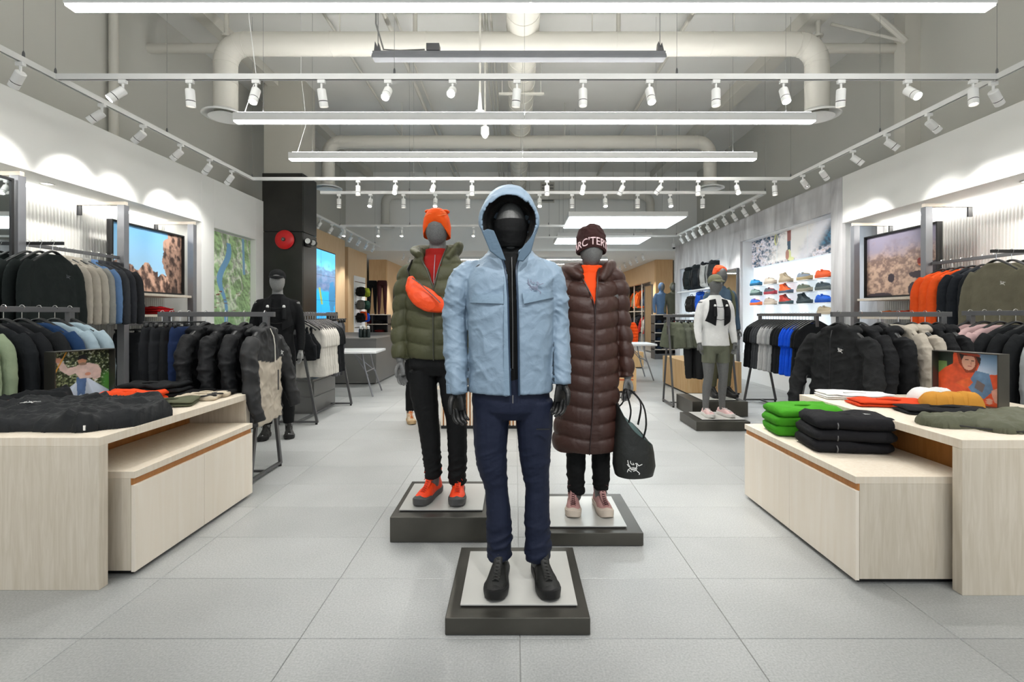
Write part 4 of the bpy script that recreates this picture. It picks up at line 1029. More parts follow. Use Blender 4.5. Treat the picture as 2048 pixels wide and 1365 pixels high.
# ---- left wall rail: three dark fleeces on the face-out arm, then beige to black along the rail
zr = 1.985
for i, x in enumerate((-4.33, -4.22, -4.11)):
    garment('sweater', '#1d2322', (x, 4.24, zr-.005), PI/2+.02*i, ['dark green-black sweatshirt rearmost on the face-out arm', 'dark green-black sweatshirt in the middle of the face-out arm', 'dark green-black sweatshirt foremost on the face-out arm with a chest logo'][i], 'dark sweatshirts on the left face-out arm', v=0, scale=1.0, logo=m_logog if i == 2 else None)
row('fleece', [('#b3aca0', 'beige'), ('#aea79b', 'beige'), ('#b0aa9e', 'beige'), ('#8f8f8b', 'grey'), ('#5f7ea6', 'blue'), ('#3b3d41', 'charcoal'), ('#313338', 'charcoal'), ('#2a2b2e', 'charcoal')], (-4.45, 4.63, zr), (-4.45, 5.27, zr), .12, 'fleece from the front', 'on the left wall rail', 'fleeces on the left wall rail', thick=1.2)
# dark trousers beneath the mountain print
row('pants', [('#25272a', 'black'), ('#2b2d30', 'black'), ('#33373a', 'charcoal'), ('#3c4043', 'charcoal'), ('#2c2f31', 'black'), ('#222427', 'black'), ('#303336', 'charcoal')], (-4.45, 5.52, 1.235), (-4.45, 6.35, 1.235), .1, 'trousers from the front', 'on the lower left wall rail', 'trousers on the lower left wall rail')
# ---- L1: green, black, navy and pale blue tops (rail runs away from the camera)
x, y, L, r = RK['L1']
row('shirt', [('#96a487', 'sage green'), ('#8e9c80', 'sage green'), ('#1d2023', 'black'), ('#1b1d20', 'black'), ('#1e2022', 'black'), ('#1f3a5f', 'navy'), ('#9fb3bd', 'pale blue'), ('#a3b6bf', 'pale blue')], (x, 2.90, 1.385), (x, 3.75, 1.385), .10, 'long-sleeve top from the front', 'on the rack at the left edge', 'tops on the rack at the left edge', thick=1.35)
# ---- L2: trousers then coats, seen from the right
x, y, L, r = RK['L2']
row('pants', [('#222427', 'black'), ('#26282b', 'black'), ('#1c1e20', 'black'), ('#1f2f52', 'navy')], (-2.92, y, 1.35), (-2.70, y, 1.35), PI/2-.15, 'trousers from the left', 'on the rack behind the left table', 'trousers on the rack behind the left table')
m_coat = fab('#191a1c', .6, 'shell')
for i, xx in enumerate((-2.56, -2.39, -2.24)):
    garment('coat', '#191a1c', (xx, y, 1.35), PI/2+.03*i-.03, ['black hooded jacket leftmost on the rack behind the left table', 'black hooded jacket second from the left behind the left table', 'black hooded jacket just left of the black and cream one'][i], 'black hooded jackets behind the left table', v=i % 2, scale=.96)
# the black and cream jacket, rightmost
def panel_paint(me, fn):
    p = coords(me); setpaint(me, fn(p))
def cream(p):
    c = full('#18191b', len(p))
    k = (p[:, 2] < -.40+.03*np.abs(p[:, 0])/.2) & (np.abs(p[:, 0]) < .212) & (p[:, 1] < .02)
    return np.where(k[:, None], full('#b3a999', len(p)), c)
me = garment_mesh('coat', 77); panel_paint(me, cream)
mcr = paintmat('two_tone_cloth', .65)
o = inst('hooded_jacket', me, mcr, None, (-2.07, y, 1.35), (0, 0, PI/2+.06)); o.scale = (1.03, 1, 1.05)
tag(o, 'black and cream hooded jacket, rightmost behind the left table', 'jacket')
MB().tube([(-.03, -.055, -.13), (-.015, -.075, -.19), (-.01, -.084, -.26), (-.01, -.088, -.40)], .004, 6).build('zipper', m_zipw, o, smooth=True)
emblem('logo', o, (.10, -.094, -.33), (1, 0, 0), (0, 0, 1), .05, m_logo)
MB().box(.03, .036, -.098, -.088, -.62, -.46).build('pocket_zip', m_dgrey, o)
hanger((-2.07, y, 1.35), (0, 0, PI/2+.06), 'hanger of the black and cream hooded jacket', 'hangers behind the left table')
# ---- L3: bras, white T-shirts, black, grey tights
x, y, L, r = RK['L3']
row('tank', [('#15171a', 'black'), ('#1a1c1f', 'black')], (x, 5.78, 1.35), (x, 5.90, 1.35), .25, 'sports bra from the front', 'on the left aisle rack', 'sports bras on the left aisle rack', scale=1.15, thick=1.6)
row('longtee', [('#dcd8cf', 'white')]*7+[('#1c1e20', 'black')]*3, (x, 5.98, 1.35), (x, 6.65, 1.35), .12, 'T-shirt from the front', 'on the left aisle rack', 'T-shirts on the left aisle rack', thick=1.3)
row('tights', [('#7c7d80', 'grey'), ('#77787b', 'grey'), ('#4b4c4f', 'charcoal')], (x, 6.75, 1.35), (x, 6.95, 1.35), .1, 'tights from the front', 'on the left aisle rack', 'tights on the left aisle rack')
# ---- right wall rail
zr = 1.925
row('shirt', [('#15181c', 'navy'), ('#1a1e24', 'navy'), ('#1c2026', 'navy'), ('#e8551c', 'orange'), ('#ea581e', 'orange'), ('#e4531b', 'orange')], (4.75, 4.72, zr), (4.75, 5.30, zr), -.15, 'zip top from the front', 'on the right wall rail', 'zip tops on the right wall rail', thick=1.8)
for i, xx in enumerate((4.70, 4.56, 4.42)):
    garment('sweater', '#6a6655', (xx, 4.38, zr-.005), -PI/2+.05, ['olive sweatshirt rearmost at the right edge', 'olive sweatshirt in the middle at the right edge', 'olive sweatshirt foremost at the right edge'][i], 'olive sweatshirts at the right edge', v=1, scale=1.0, logo=m_logo if i == 2 else None)
# ---- R0: pink then black hangers then grey
x, y, L, r = RK['R0']
row('shirt', [('#8f9496', 'grey'), ('#9da1a3', 'grey'), ('#1d1f21', 'black'), ('#1c1e20', 'black'), ('#202224', 'black'), ('#c4a5a4', 'dusty pink'), ('#c9abaa', 'dusty pink'), ('#c2a3a2', 'dusty pink')], (x, 3.28, 1.36), (x, 4.16, 1.36), -.12, 'top from the front', 'on the rack at the right edge', 'tops on the rack at the right edge', thick=1.3)
# ---- R1: black coats (leftmost in front), grey, black
x, y, L, r = RK['R1']
for i, (xx, c, w) in enumerate(((2.66, '#202122', 'black hooded jacket with white emblem, leftmost behind the right table'), (2.84, '#1a1b1d', 'second black hooded jacket from the left behind the right table'), (3.0, '#17181a', 'third black hooded jacket from the left behind the right table'), (3.15, '#b0a89b', 'first pale grey hooded jacket behind the right table'), (3.26, '#aca497', 'second pale grey hooded jacket behind the right table'), (3.37, '#1a1b1d', 'black hooded jacket just right of the pale grey ones'), (3.48, '#17181a', 'rightmost black hooded jacket behind the right table'))):
    garment('coat', c, (xx, y, 1.35), -PI/2+(.30 if i == 0 else .06-.02*i), w, 'hooded jackets behind the right table', v=i % 2, scale=1.0 if i < 3 else .93, logo=m_logo if i == 0 else None, thick=1. if i < 3 else .8)
# ---- R2: long row, near end on the right in view
x, y, L, r = RK['R2']
cols = [('#15171a', 'black'), ('#1a1c1e', 'black')]+[('#0f52d8', 'bright blue')]*4+[('#1d1f21', 'black')]*3+[('#aeb0b1', 'light grey'), ('#a6a8a9', 'light grey'), ('#c4c5c5', 'light grey'), ('#bdbebe', 'light grey'), ('#cbcccb', 'light grey')]+[('#45474a', 'charcoal')]*3+[('#131517', 'black')]*3
row('longtee', cols, (x, 5.93, 1.345), (x, 7.25, 1.345), -.12, 'top from the near end', 'on the rack before the shoe wall', 'tops on the rack before the shoe wall', thick=1.25)
# ---- R3: shorts
x, y, L, r = RK['R3']
row('shorts', [('#5d6152', 'olive'), ('#62665a', 'olive'), ('#5a5e50', 'olive')], (2.34, 7.05, 1.33), (2.52, 7.05, 1.33), -.95, 'shorts from the left', 'on the right aisle rack', 'olive shorts on the right aisle rack', scale=.95, thick=1.5)
row('tights', [('#2a2b2c', 'black'), ('#262728', 'black'), ('#2c2c2d', 'black'), ('#252627', 'black'), ('#b3b4b2', 'pale grey')], (2.62, 6.98, 1.33), (3.02, 7.05, 1.33), -.5, 'tights from the left', 'on the right aisle rack', 'tights on the right aisle rack', scale=1.05, thick=1.5)
# ---- far right closet
t = thing('closet_rail', 'two tier hanging rail in the far right closet', 'clothes rail', (5.15, 18.6, 0))
for z in (2.45, 1.42): MB().box(-.015, .015, -1.75, 1.75, z-.03, z).build('rail', m_dgrey, t)
for yy in (-1.7, -.55, .6, 1.7): MB().box(-.36, -.33, yy-.03, yy+.03, 0, 2.5).build('upright', m_shelf, t)
MB().box(-.3, .25, -1.75, 1.75, 1.44, 1.47).build('shelf', m_shelf, t)
cl = [('#ececea', 'white'), ('#5f6f8c', 'slate blue'), ('#586886', 'slate blue'), ('#33363a', 'charcoal'), ('#e4601f', 'orange'), ('#e86722', 'orange'), ('#e05c1c', 'orange'), ('#6b6a50', 'olive'), ('#e4601f', 'orange')]
row('coat', cl, (5.15, 17.2, 2.42), (5.15, 20.0, 2.42), -.9, 'jacket from the near end', 'on the far closet upper rail', 'jackets on the upper rail of the far closet', scale=.95)
cl = [('#2b2d2f', 'black'), ('#222426', 'black'), ('#d8d2c8', 'cream'), ('#b9302a', 'red'), ('#2b2d2f', 'black'), ('#3c4148', 'charcoal'), ('#22252a', 'black')]
row('coat', cl, (5.15, 17.2, 1.40), (5.15, 20.0, 1.40), -.9, 'jacket from the near end', 'on the far closet lower rail', 'jackets on the lower rail of the far closet', scale=.95)
# orange puffer hanging near the folding table
t = thing('garment_stand', 'slim dark stand carrying the orange puffer in the far right aisle', 'clothes rack', (2.98, 13.2, 0))
MB().box(-.25, .25, -.15, .15, 0, .02).build('base', m_dgrey, t); MB().tube([(0, .05, .02), (0, .05, 1.30)], .012, 8).build('pole', m_dgrey, t); MB().tube([(0, .05, 1.30), (0, -.20, 1.30)], .01, 8).build('arm', m_dgrey, t)
garment('puffer', '#ee4f14', (2.98, 13.02, 1.30), -.5, 'bright orange puffer jacket on a stand beyond the folding table', 'orange puffer', v=0, scale=1.0)
# ================================================================== MANNEQUINS
m_man = mat('mannequin_grey', '#6f706f', .55, 0, 'noise', 160., .35, .3)
m_mand = mat('mannequin_dark_grey', '#565756', .55, 0, 'noise', 160., .3, .3)
def hand_into(mb, w, s, curl=.35, k=1., spread=.011, yaw=.6):
    """hand hanging from wrist w; s=-1 image-left hand. thumb forward (-y), palm inward"""
    w = Vector(w); R = Matrix.Rotation(s*yaw, 3, 'Z')
    def T(x, y, z): return w+R @ Vector((-s*x*k, y*k, z*k))
    mb.tube([T(0, 0, .03), T(0, 0, -.01), T(.002, 0, -.035), T(.004, 0, -.065), T(.006, 0, -.09)], [(.020*k, .026*k), (.017*k, .025*k), (.016*k, .034*k), (.015*k, .040*k), (.012*k, .040*k)], 12, up=T(1, 0, 0)-T(0, 0, 0))
    for i, (yy, L) in enumerate(((-.030, .068), (-.010, .078), (.010, .073), (.029, .058))):
        p = [T(.004, yy*.9, -.08)]; a = .1
        q = Vector((.006, yy, -.088))
        for j in range(3):
            a += curl*(1.1 if j else .6); q = q+Vector((math.sin(a), yy*.12, -math.cos(a)))*(L*(.42, .32, .26)[j]); p.append(T(*q))
        mb.tube(smooth_path(p, 8), lerp_list([.0098*k, .0088*k, .0078*k, .0055*k], 8), 8)
    mb.tube(smooth_path([T(.004, -.020, -.022), T(.014, -.046, -.045), T(.022, -.054, -.072), T(.026, -.052, -.096)], 8), lerp_list([.015*k, .0125*k, .0105*k, .007*k], 8), 8)
ARM = [(.165, .0, 1.455), (.205, .005, 1.33), (.228, .012, 1.18), (.236, -.02, 1.04), (.235, -.05, .935)]
def body_mb(head=True, curl=.35, legs=None, hands=True, hz=0., feet=True, arms=None):
    mb = MB()
    if head:
        R = []
        for i in range(1, 16):
            t = PI*i/16; z = -math.cos(t); r = math.sin(t); r = r**.85; jaw = 1-.15*max(0, -z)**1.6
            R.append([(.076*r*jaw*math.cos(a), -.012+(.098*r*(1-.10*max(0, -z)))*math.sin(a)-(.006 if z < 0 else 0), 1.69+hz+.122*z) for a in np.linspace(0, 2*PI, 24, endpoint=False)])
        mb.rings(R)
    mb.tube([(0, .015, 1.66+hz), (0, .015, 1.56+hz*.5), (0, .02, 1.50)], [(.052, .055), (.054, .058), (.075, .07)], 16)
    prof = [(1.52, .07, .06, .01), (1.485, .15, .085, .012), (1.44, .185, .10, .01), (1.36, .185, .115, .0), (1.25, .165, .11, .0), (1.12, .145, .095, .0), (1.02, .155, .105, .0), (.92, .17, .115, .01), (.85, .165, .11, .01), (.80, .12, .09, .01)]
    mb.rings([sup(h, t, 24, .85, 0, c, z) for z, h, t, c in prof])
    for s in (-1, 1):
        A_ = arms[0 if s < 0 else 1] if arms else [(s*x, y, z) for x, y, z in ARM]
        stube(mb, A_, [(.045, .05), (.042, .046), (.038, .042), (.034, .036), (.026, .03)] if arms else [(.058, .055), (.048, .05), (.042, .044), (.036, .038), (.026, .03)], n=14, m=16)
        if hands: hand_into(mb, A_[-1], s, curl)
        if not legs: stube(mb, [(s*.088, .0, .90), (s*.095, -.01, .70), (s*.10, -.015, .50), (s*.105, .015, .36), (s*.11, .03, .20), (s*.112, .03, .07)], [.088, .078, .055, .056, .042, .035], n=14, m=18)
        if feet and not legs: stube(mb, [(s*.112, .05, .045), (s*.118, -.03, .04), (s*.125, -.13, .025), (s*.128, -.17, .02)], [(.034, .036), (.038, .034), (.04, .02), (.025, .014)], n=12, m=8)
    for lg in legs or []: stube(mb, lg, [.07]+[.042]*(len(lg)-2)+[.034], n=14, m=16)
    return mb
BODY = fuse(body_mb(), .0062, 2)
def add_body(t, scale, m=m_man):
    o = inst('body', BODY, m, t); o.scale = (scale,)*3; return o
def own_body(t, sc, legs, m=m_man, hands=True, hz=0., arms=None):
    if arms: arms = [[tuple(c/sc for c in p) for p in A] for A in arms]
    lg = [[(l[0]/sc, l[1]/sc, l[2]/sc) for l in L]+[(L[-1][0]/sc, .015, .06)] for L in legs]
    o = inst('body', fuse(body_mb(legs=lg, hands=hands, hz=hz, arms=arms), .006, 2), m, t); o.scale = (sc,)*3
def knit_cap(t, m, rx, ry, cy, zf, zs, ztop, seed, name='beanie', flat=.0, lump=.004, th=.0):
    mb = MB(); R = []; n = 44
    for k in range(16):
        f = k/15; ring = []
        for a in np.linspace(0, 2*PI, n, endpoint=False):
            fr = max(0, -math.sin(a)); zb = zs+(zf-zs)*fr**2.2
            r = (1-f**4.5)**.5 if f < 1 else .02
            r = max(r, .03)*(1+.03*math.sin(PI*min(1, f*1.6)))
            ring.append((rx*r*math.cos(a), cy+ry*r*math.sin(a), zb+(ztop-zb)*(f**1.05)))
        R.append(ring)
    mb.rings(R); me = fuse(mb, .0052, 2, lambda p, n: (ridge(p*[13, 13, 20], seed, 2)-.5)*lump); return inst(name, me, m, t)
def egg(mb, c, r, n=28, m=18):
    return mb.ell(c, r, n, m)
def shell(mb, levels, th=.011, n=56, rows=60, e=.82):
    """garment shell, open at the front between x=xl and x=xr. levels: (z, cx, cy, hw, hd, xl, xr)"""
    L = np.array(levels, float); f = np.linspace(0, len(L)-1, rows); G = np.stack([np.interp(f, range(len(L)), L[:, k]) for k in range(7)], 1)
    out, inn = [], []
    for z, cx, cy, hw, hd, xl, xr in G:
        def ang(x):
            q = max(-.95, min(.95, (x-cx)/hw)); return math.asin(math.copysign(abs(q)**(1/e), q))
        a0 = ang(xr); a1 = 2*PI+ang(xl)
        for lst, d in ((out, 0), (inn, th)):
            lst.append([(cx+(hw-d)*math.copysign(abs(math.sin(a))**e, math.sin(a)), cy-(hd-d)*math.copysign(abs(math.cos(a))**e, math.cos(a)), z) for a in np.linspace(a0, a1, n)])
    rings = [o+i[::-1] for o, i in zip(out, inn)]
    mb.rings(rings, True, True)
def surf_y(levels, x, z, e=.82):
    L = sorted(levels); zs = [l[0] for l in L]; cx, cy, hw, hd = [float(np.interp(z, zs, [l[k] for l in L])) for k in (1, 2, 3, 4)]
    q = min(.999, abs((x-cx)/hw)); s = q**(1/e); c = math.sqrt(max(0, 1-s*s)); return cy-hd*c**e
def patch(name, parent, P, levels, m, off=.006, th=.004, nu=14, nv=6, smooth=True):
    """quilt a quad P=[tl,tr,br,bl] of (x,z) on to the front of the garment"""
    mb = MB(); A = []; B = []
    for j in range(nv+1):
        ra, rb = [], []
        for i in range(nu+1):
            u, v = i/nu, j/nv
            x = (P[0][0]*(1-u)+P[1][0]*u)*(1-v)+(P[3][0]*(1-u)+P[2][0]*u)*v; z = (P[0][1]*(1-u)+P[1][1]*u)*(1-v)+(P[3][1]*(1-u)+P[2][1]*u)*v
            y = surf_y(levels, x, z); ra.append((x, y-off-th, z)); rb.append((x, y-off+.012, z))
        A.append(ra); B.append(rb)
    mb.rings([a+b[::-1] for a, b in zip(A, B)], True, True)
    return mb.build(name, m, parent, smooth=smooth)
def boot(parent, loc, rz, mu, ms, ml, L=.29, high=.15, w=1., name='boot', low=False, bow=True):
    t = [0, .06, .15, .3, .42, .55, .68, .8, .9, .96, 1.]; W = [.018, .030, .036, .036, .037, .044, .050, .048, .039, .026, .008]; H = [.075, .10, .112, .115, .105, .088, .076, .067, .056, .043, .028]
    mb = MB(); R = []
    for a, b, c in zip(t, W, H):
        y = .085-a*L; b *= w
        if low: c = min(c, .078) if a > .25 else c*.85
        R.append([(b*math.copysign(abs(math.cos(q))**.8, math.cos(q)), y, .022+max(0, math.sin(q))**.75*(c-.022) if math.sin(q) > 0 else .018) for q in np.linspace(0, 2*PI, 24, endpoint=False)])
    mb.rings(R)
    if not low: stube(mb, [(0, .005, .07), (0, .022, high*.8), (0, .028, high)], [(.037*w, .052), (.038*w, .05), (.042*w, .052)], n=20, m=8)
    me = fuse(mb, .0042, 3, lambda p, n: .0014*(ridge(p*[40, 40, 55], 7)-.5))
    o = inst(name, me, mu, parent, loc, (0, 0, rz))
    sb = MB(); R = []
    for z, k in ((0, .92), (.006, 1.), (.02, 1.04), (.032, 1.05), (.038, .99)):
        ring = [((b*w+.004)*k*s_, .085-a*L+(.004 if a < .5 else -.006)*(k > .95), z+(.014*max(0, a-.85)/.15 if z > .01 else .010*max(0, a-.9)/.1)) for s_, seq in ((1, list(zip(t, W))), (-1, list(zip(t, W))[::-1])) for a, b in seq]
        R.append(ring)
    sb.rings(R); sb.build('sole', ms, o, smooth=True)
    if not low:      # toe rand
        rb = MB(); R = []
        for a, b, c in zip(t[6:], W[6:], H[6:]):
            R.append([((b*w+.003)*math.cos(q), .085-a*L-.004, .028+max(0, math.sin(q))*(c*.50)) for q in np.linspace(-.1, PI+.1, 16)]+[(-(b*w)*.5*1, .085-a*L, .03), ((b*w)*.5, .085-a*L, .03)])
        rb.rings(R); rb.build('toe_rand', ms, o, smooth=True)
    def sp(u): # lace line up the instep
        if low: return -.15+u*.13, float(np.interp(u, [0, .4, .7, 1], [.070, .079, .082, .088]))
        return float(np.interp(u, [0, .3, .55, .75, 1], [-.150, -.112, -.082, -.060, -.040])), float(np.interp(u, [0, .3, .55, .75, 1], [.071, .084, .102, .124, high+.004]))
    N = 9 if not low else 6; lb = MB()
    for k in range(N):
        y0, z0 = sp(k/N); y1, z1 = sp((k+1)/N); ww = .016+.004*(k/N)
        lb.tube([(-ww, y0+.004, z0-.004), (0, (y0+y1)/2-.008, (z0+z1)/2+.004), (ww, y1+.004, z1-.004)], .0023, 6); lb.tube([(ww, y0+.004, z0-.004), (0, (y0+y1)/2-.010, (z0+z1)/2+.005), (-ww, y1+.004, z1-.004)], .0023, 6)
    y1, z1 = sp(1.0)
    for s_ in ((-1, 1) if bow else ()): lb.tube(smooth_path([(0, y1-.008, z1-.01), (s_*.02, y1-.03, z1+.0), (s_*.035, y1-.02, z1-.012), (s_*.02, y1-.012, z1-.02), (0, y1-.012, z1-.012)], 10), .002, 5); lb.tube(smooth_path([(0, y1-.01, z1-.01), (s_*.02, y1-.03, z1-.04), (s_*.03, y1-.03, z1-.055)], 6), .002, 5)
    lb.build('laces', ml, o, smooth=True)
    tb = MB()
    pts = [sp(u) for u in (0, .3, .6, 1)]
    tb.tube([(0, a, b-.006) for a, b in pts]+[(0, pts[-1][0]+.004, pts[-1][1]+.012)], [(.016, .006), (.018, .008), (.02, .008), (.022, .008), (.02, .006)], 10, up=(0, -1, 0)); tb.build('tongue', mu, o, smooth=True)
    return o
def trousers(t, legs, waist, m, seed=1, vox=.0062, amp=.007, ankle=.25, name='trousers'):
    """legs: two lists of (x, y, z, r); waist: rings (z, cx, cy, hw, hd)"""
    mb = MB(); mb.rings([sup(hw, hd, 28, .85, cx, cy, z) for z, cx, cy, hw, hd in waist])
    for leg in legs: stube(mb, [l[:3] for l in leg], [(l[3], l[3]*1.12) for l in leg], n=18, m=30)
    zb = min(l[2] for l in legs[0])
    def d(p, n):
        a = (fbm(st([p[:, 0]*5, p[:, 1]*5, p[:, 2]*5]), seed, 2)-.5)*amp*1.6
        k = np.exp(-((p[:, 2]-zb)/.17)**2)+.35*np.exp(-((p[:, 2]-zb-.42)/.12)**2)+.12
        b = (ridge(st([p[:, 0]*7+p[:, 2]*6, p[:, 1]*6, p[:, 2]*24-p[:, 0]*9]), seed+3, 2)-.5)*amp*2.2*k
        c = (ridge(st([p[:, 0]*14, p[:, 1]*9, p[:, 2]*2.5]), seed+9, 2)-.5)*amp*.5
        return a+b+c
    me = fuse(mb, vox, 4, d); return inst(name, me, m, t)
def jdisp(seed, amp=.0075):
    def d(p, n):
        q = st([p[:, 0]*6+p[:, 2]*3, p[:, 1]*6, p[:, 2]*7-p[:, 0]*4]); w = fbm(q*.8, seed, 2)*2
        a = (ridge(q+w[:, None]*[.5, .3, .5], seed+1, 3)-.5)*amp
        arm = ss(.185, .22, np.abs(p[:, 0]))
        b = (ridge(st([p[:, 0]*9, p[:, 1]*9, p[:, 2]*22+p[:, 0]*14])+w[:, None], seed+2, 2)-.5)*amp*.75*arm
        return a*(1-.3*arm)+b
    return d
def qdisp(pitch, z0, seed, amp=.016, zipx=0., front=True):
    def d(p, n):
        arm = np.abs(p[:, 0]) > .20
        ph = (p[:, 2]-z0+np.where(arm, pitch*.35+np.abs(p[:, 0])*.25, .012*np.cos(p[:, 0]*14)))/pitch
        h = np.abs(np.sin(PI*ph))**.55
        r = (ridge(st([p[:, 0]*34, p[:, 1]*30, p[:, 2]*9]), seed, 2)-.5)*.0035*(1.25-h)
        pl = ss(.035, .012, np.abs(p[:, 0]-zipx))*(p[:, 1] < 0)
        rr = (ridge(st([p[:, 0]*12, p[:, 1]*8, p[:, 2]*75]), seed+4, 2)-.5)*.003*ss(.07, .02, np.abs(p[:, 0]-zipx))*(p[:, 1] < 0)
        hd_ = 1-.75*ss(1.47, 1.53, p[:, 2])
        return (amp*h-amp*.6)*(1-.75*pl)*hd_+r+rr+(fbm(p*7, seed+1, 2)-.5)*.008
    return d
def gloves(t, m, sc, W):
    for s, w in zip((-1, 1), W):
        w = tuple(c/sc for c in w); mb = MB(); hand_into(mb, w, s, .42, 1.13, yaw=.75); stube(mb, [(w[0], w[1], w[2]+.04), (w[0], w[1], w[2]+.01)], [.036, .034], m=3)
        me = fuse(mb, .0042, 2, lambda p, n: .0015*(ridge(p*45, 5)-.5)); o = inst('glove', me, m, t); o.scale = (sc,)*3
def beanie(t, c, r, m, seed, band=None, name='beanie', knit=.003):
    mb = MB(); egg(mb, c, r)
    me = fuse(mb, .0055, 2, lambda p, n: (ridge(p*[14, 14, 22], seed, 2)-.5)*knit*2.2); return inst(name, me, m, t)
# ---------------------------------------------------------------- 1: blue jacket, front
BX, BY, BZ = -.02, 2.25, .0864
t1 = thing('mannequin', 'faceless mannequin in a pale blue hooded jacket and navy trousers, foremost in the aisle', 'mannequin', (BX, BY, BZ))
m_jp = paintmat('jacket_cloth_painted', .6); clothbump(m_jp)
m_blue = mat('jacket_blue', '#74899b', .62, 0, 'shell', 5., .05, .45, spec=.3)
J1 = [(.882, 0, 0, .195, .135, .000, .038), (1.02, 0, 0, .192, .14, -.004, .036), (1.16, 0, 0, .197, .145, -.008, .034), (1.31, 0, 0, .205, .145, -.011, .031), (1.40, 0, 0, .208, .135, -.018, .027), (1.45, 0, 0, .200, .12, -.026, .026), (1.485, 0, .005, .165, .105, -.035, .035), (1.508, 0, .01, .130, .10, -.04, .04), (1.523, 0, .01, .112, .095, -.045, .045), (1.545, 0, .01, .100, .09, -.055, .052)]
mb = MB(); shell(mb, J1)
SL = lambda P, d: [((u-CX)/F*d-BX, dy, EYE-(v-CY)/F*d-BZ) for u, v, dy in P]
stube(mb, SL([(972, 536, 0), (934, 545, 0), (914, 585, .0), (909, 645, .015), (912, 710, -.01), (916, 760, -.045), (917, 781, -.05)], 2.25), [(.040, .05), (.056, .062), (.060, .066), (.057, .062), (.053, .056), (.048, .05), (.046, .048)], n=20, m=26)
stube(mb, SL([(1060, 536, 0), (1098, 545, 0), (1112, 585, .0), (1117, 645, .015), (1120, 700, -.01), (1121, 745, -.045), (1121, 763, -.05)], 2.25), [(.040, .05), (.054, .062), (.055, .064), (.052, .060), (.048, .054), (.042, .048), (.040, .045)], n=20, m=26)
AR1 = [SL([(972, 540, 0), (925, 565, .0), (909, 645, .015), (912, 710, -.01), (917, 775, -.05)], 2.25), SL([(1060, 540, 0), (1105, 565, .0), (1117, 645, .015), (1120, 700, -.01), (1121, 758, -.05)], 2.25)]
# hood: arcs from the rim back to the nape
def hood(mb, layers, cx=0, th=.008, fm=2.62, n=40):
    L = np.array(layers, float); f = np.linspace(0, len(L)-1, 26); G = np.stack([np.interp(f, range(len(L)), L[:, k]) for k in range(5)], 1)
    R = []
    for y, rx, zc, up, dn in G:
        o, i = [], []
        for a in np.linspace(-fm, fm, n):
            c, s = math.cos(a), math.sin(a); w = 1 if c > 0 else (1-.42*(-c)**1.4)
            # brim dips at the sides
            for lst, d in ((o, 0), (i, th)):
                lst.append((cx+(rx-d)*s*w, y+.035*(1-max(0, c))**1.5*(1 if y < .0 else 0), zc+((up-d) if c > 0 else (dn-d))*c))
        R.append(o+i[::-1])
    mb.rings(R, True, True)
hood(mb, [(-.150, .128, 1.655, .108, .16), (-.148, .131, 1.655, .122, .16), (-.10, .134, 1.66, .158, .16), (-.04, .136, 1.665, .176, .16), (.05, .130, 1.66, .178, .155), (.11, .11, 1.65, .155, .145), (.145, .07, 1.63, .12, .12), (.155, .03, 1.62, .07, .09)], cx=-.006)
me = fuse(mb, .0056, 2, jdisp(40, .017))
P_ = coords(me); n_ = np.empty(len(me.vertices)*3, np.float32); me.vertices.foreach_get('normal', n_); n_ = n_.reshape(-1, 3)
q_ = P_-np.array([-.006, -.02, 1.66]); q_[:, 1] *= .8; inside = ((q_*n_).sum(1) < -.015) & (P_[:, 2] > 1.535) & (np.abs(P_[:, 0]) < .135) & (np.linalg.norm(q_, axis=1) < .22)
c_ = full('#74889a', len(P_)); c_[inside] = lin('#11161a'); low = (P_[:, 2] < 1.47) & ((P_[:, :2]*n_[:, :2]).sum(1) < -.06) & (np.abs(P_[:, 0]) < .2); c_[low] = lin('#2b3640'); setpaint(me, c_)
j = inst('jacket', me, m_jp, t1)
for s, P in ((-1, [(964, 464), (975, 459), (988, 462), (1003, 498), (1012, 522), (1002, 520), (980, 503)]), (1, [(1073, 463), (1066, 470), (1053, 486), (1040, 502), (1034, 522), (1046, 524), (1062, 505)])):
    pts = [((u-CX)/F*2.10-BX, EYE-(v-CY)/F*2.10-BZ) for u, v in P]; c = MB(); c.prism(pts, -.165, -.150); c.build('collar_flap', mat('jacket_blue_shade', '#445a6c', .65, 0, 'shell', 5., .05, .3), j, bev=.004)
mzn = mat('zip_navy', '#1f3247', .4)
for k, x0 in ((5, 0), (6, 0)):
    zp = MB(); P = []
    for l in J1[:-1]:
        x = l[k]; P.append((x, surf_y(J1, x, l[0])-.005, l[0]))
    zp.tube(smooth_path(P, 40), .0042, 6); zp.build('zipper', mzn, j, smooth=True)
MB().box(.008, .013, -.152, -.146, .85, .885).build('zip_pull', m_dgrey, j)
patch('pocket_flap', j, [(-.170, 1.335), (-.030, 1.335), (-.030, 1.288), (-.182, 1.294)], J1, m_blue, .005, .005)
patch('pocket_flap', j, [(.052, 1.335), (.185, 1.345), (.198, 1.318), (.060, 1.288)], J1, m_blue, .009, .006)
patch('storm_flap', j, [(-.028, 1.42), (-.014, 1.42), (-.003, .884), (-.030, .884)], J1, m_blue, .004, .003, 4, 30)
ml_ = mat('logo_mauve', '#6c7084', .6)
e_ = emblem('logo', j, (.11, surf_y(J1, .11, 1.365)-.007, 1.365), (1, -.0, 0), (0, .05, 1), .072, ml_)
for s, P in ((-1, [(916, 764, -.046), (917, 783, -.05)]), (1, [(1121, 748, -.046), (1121, 765, -.05)])):
    cb = MB(); cb.tube(SL(P, 2.25), .05 if s < 0 else .044, 20); cb.build('cuff', m_blue, j, smooth=True, bev=.003)
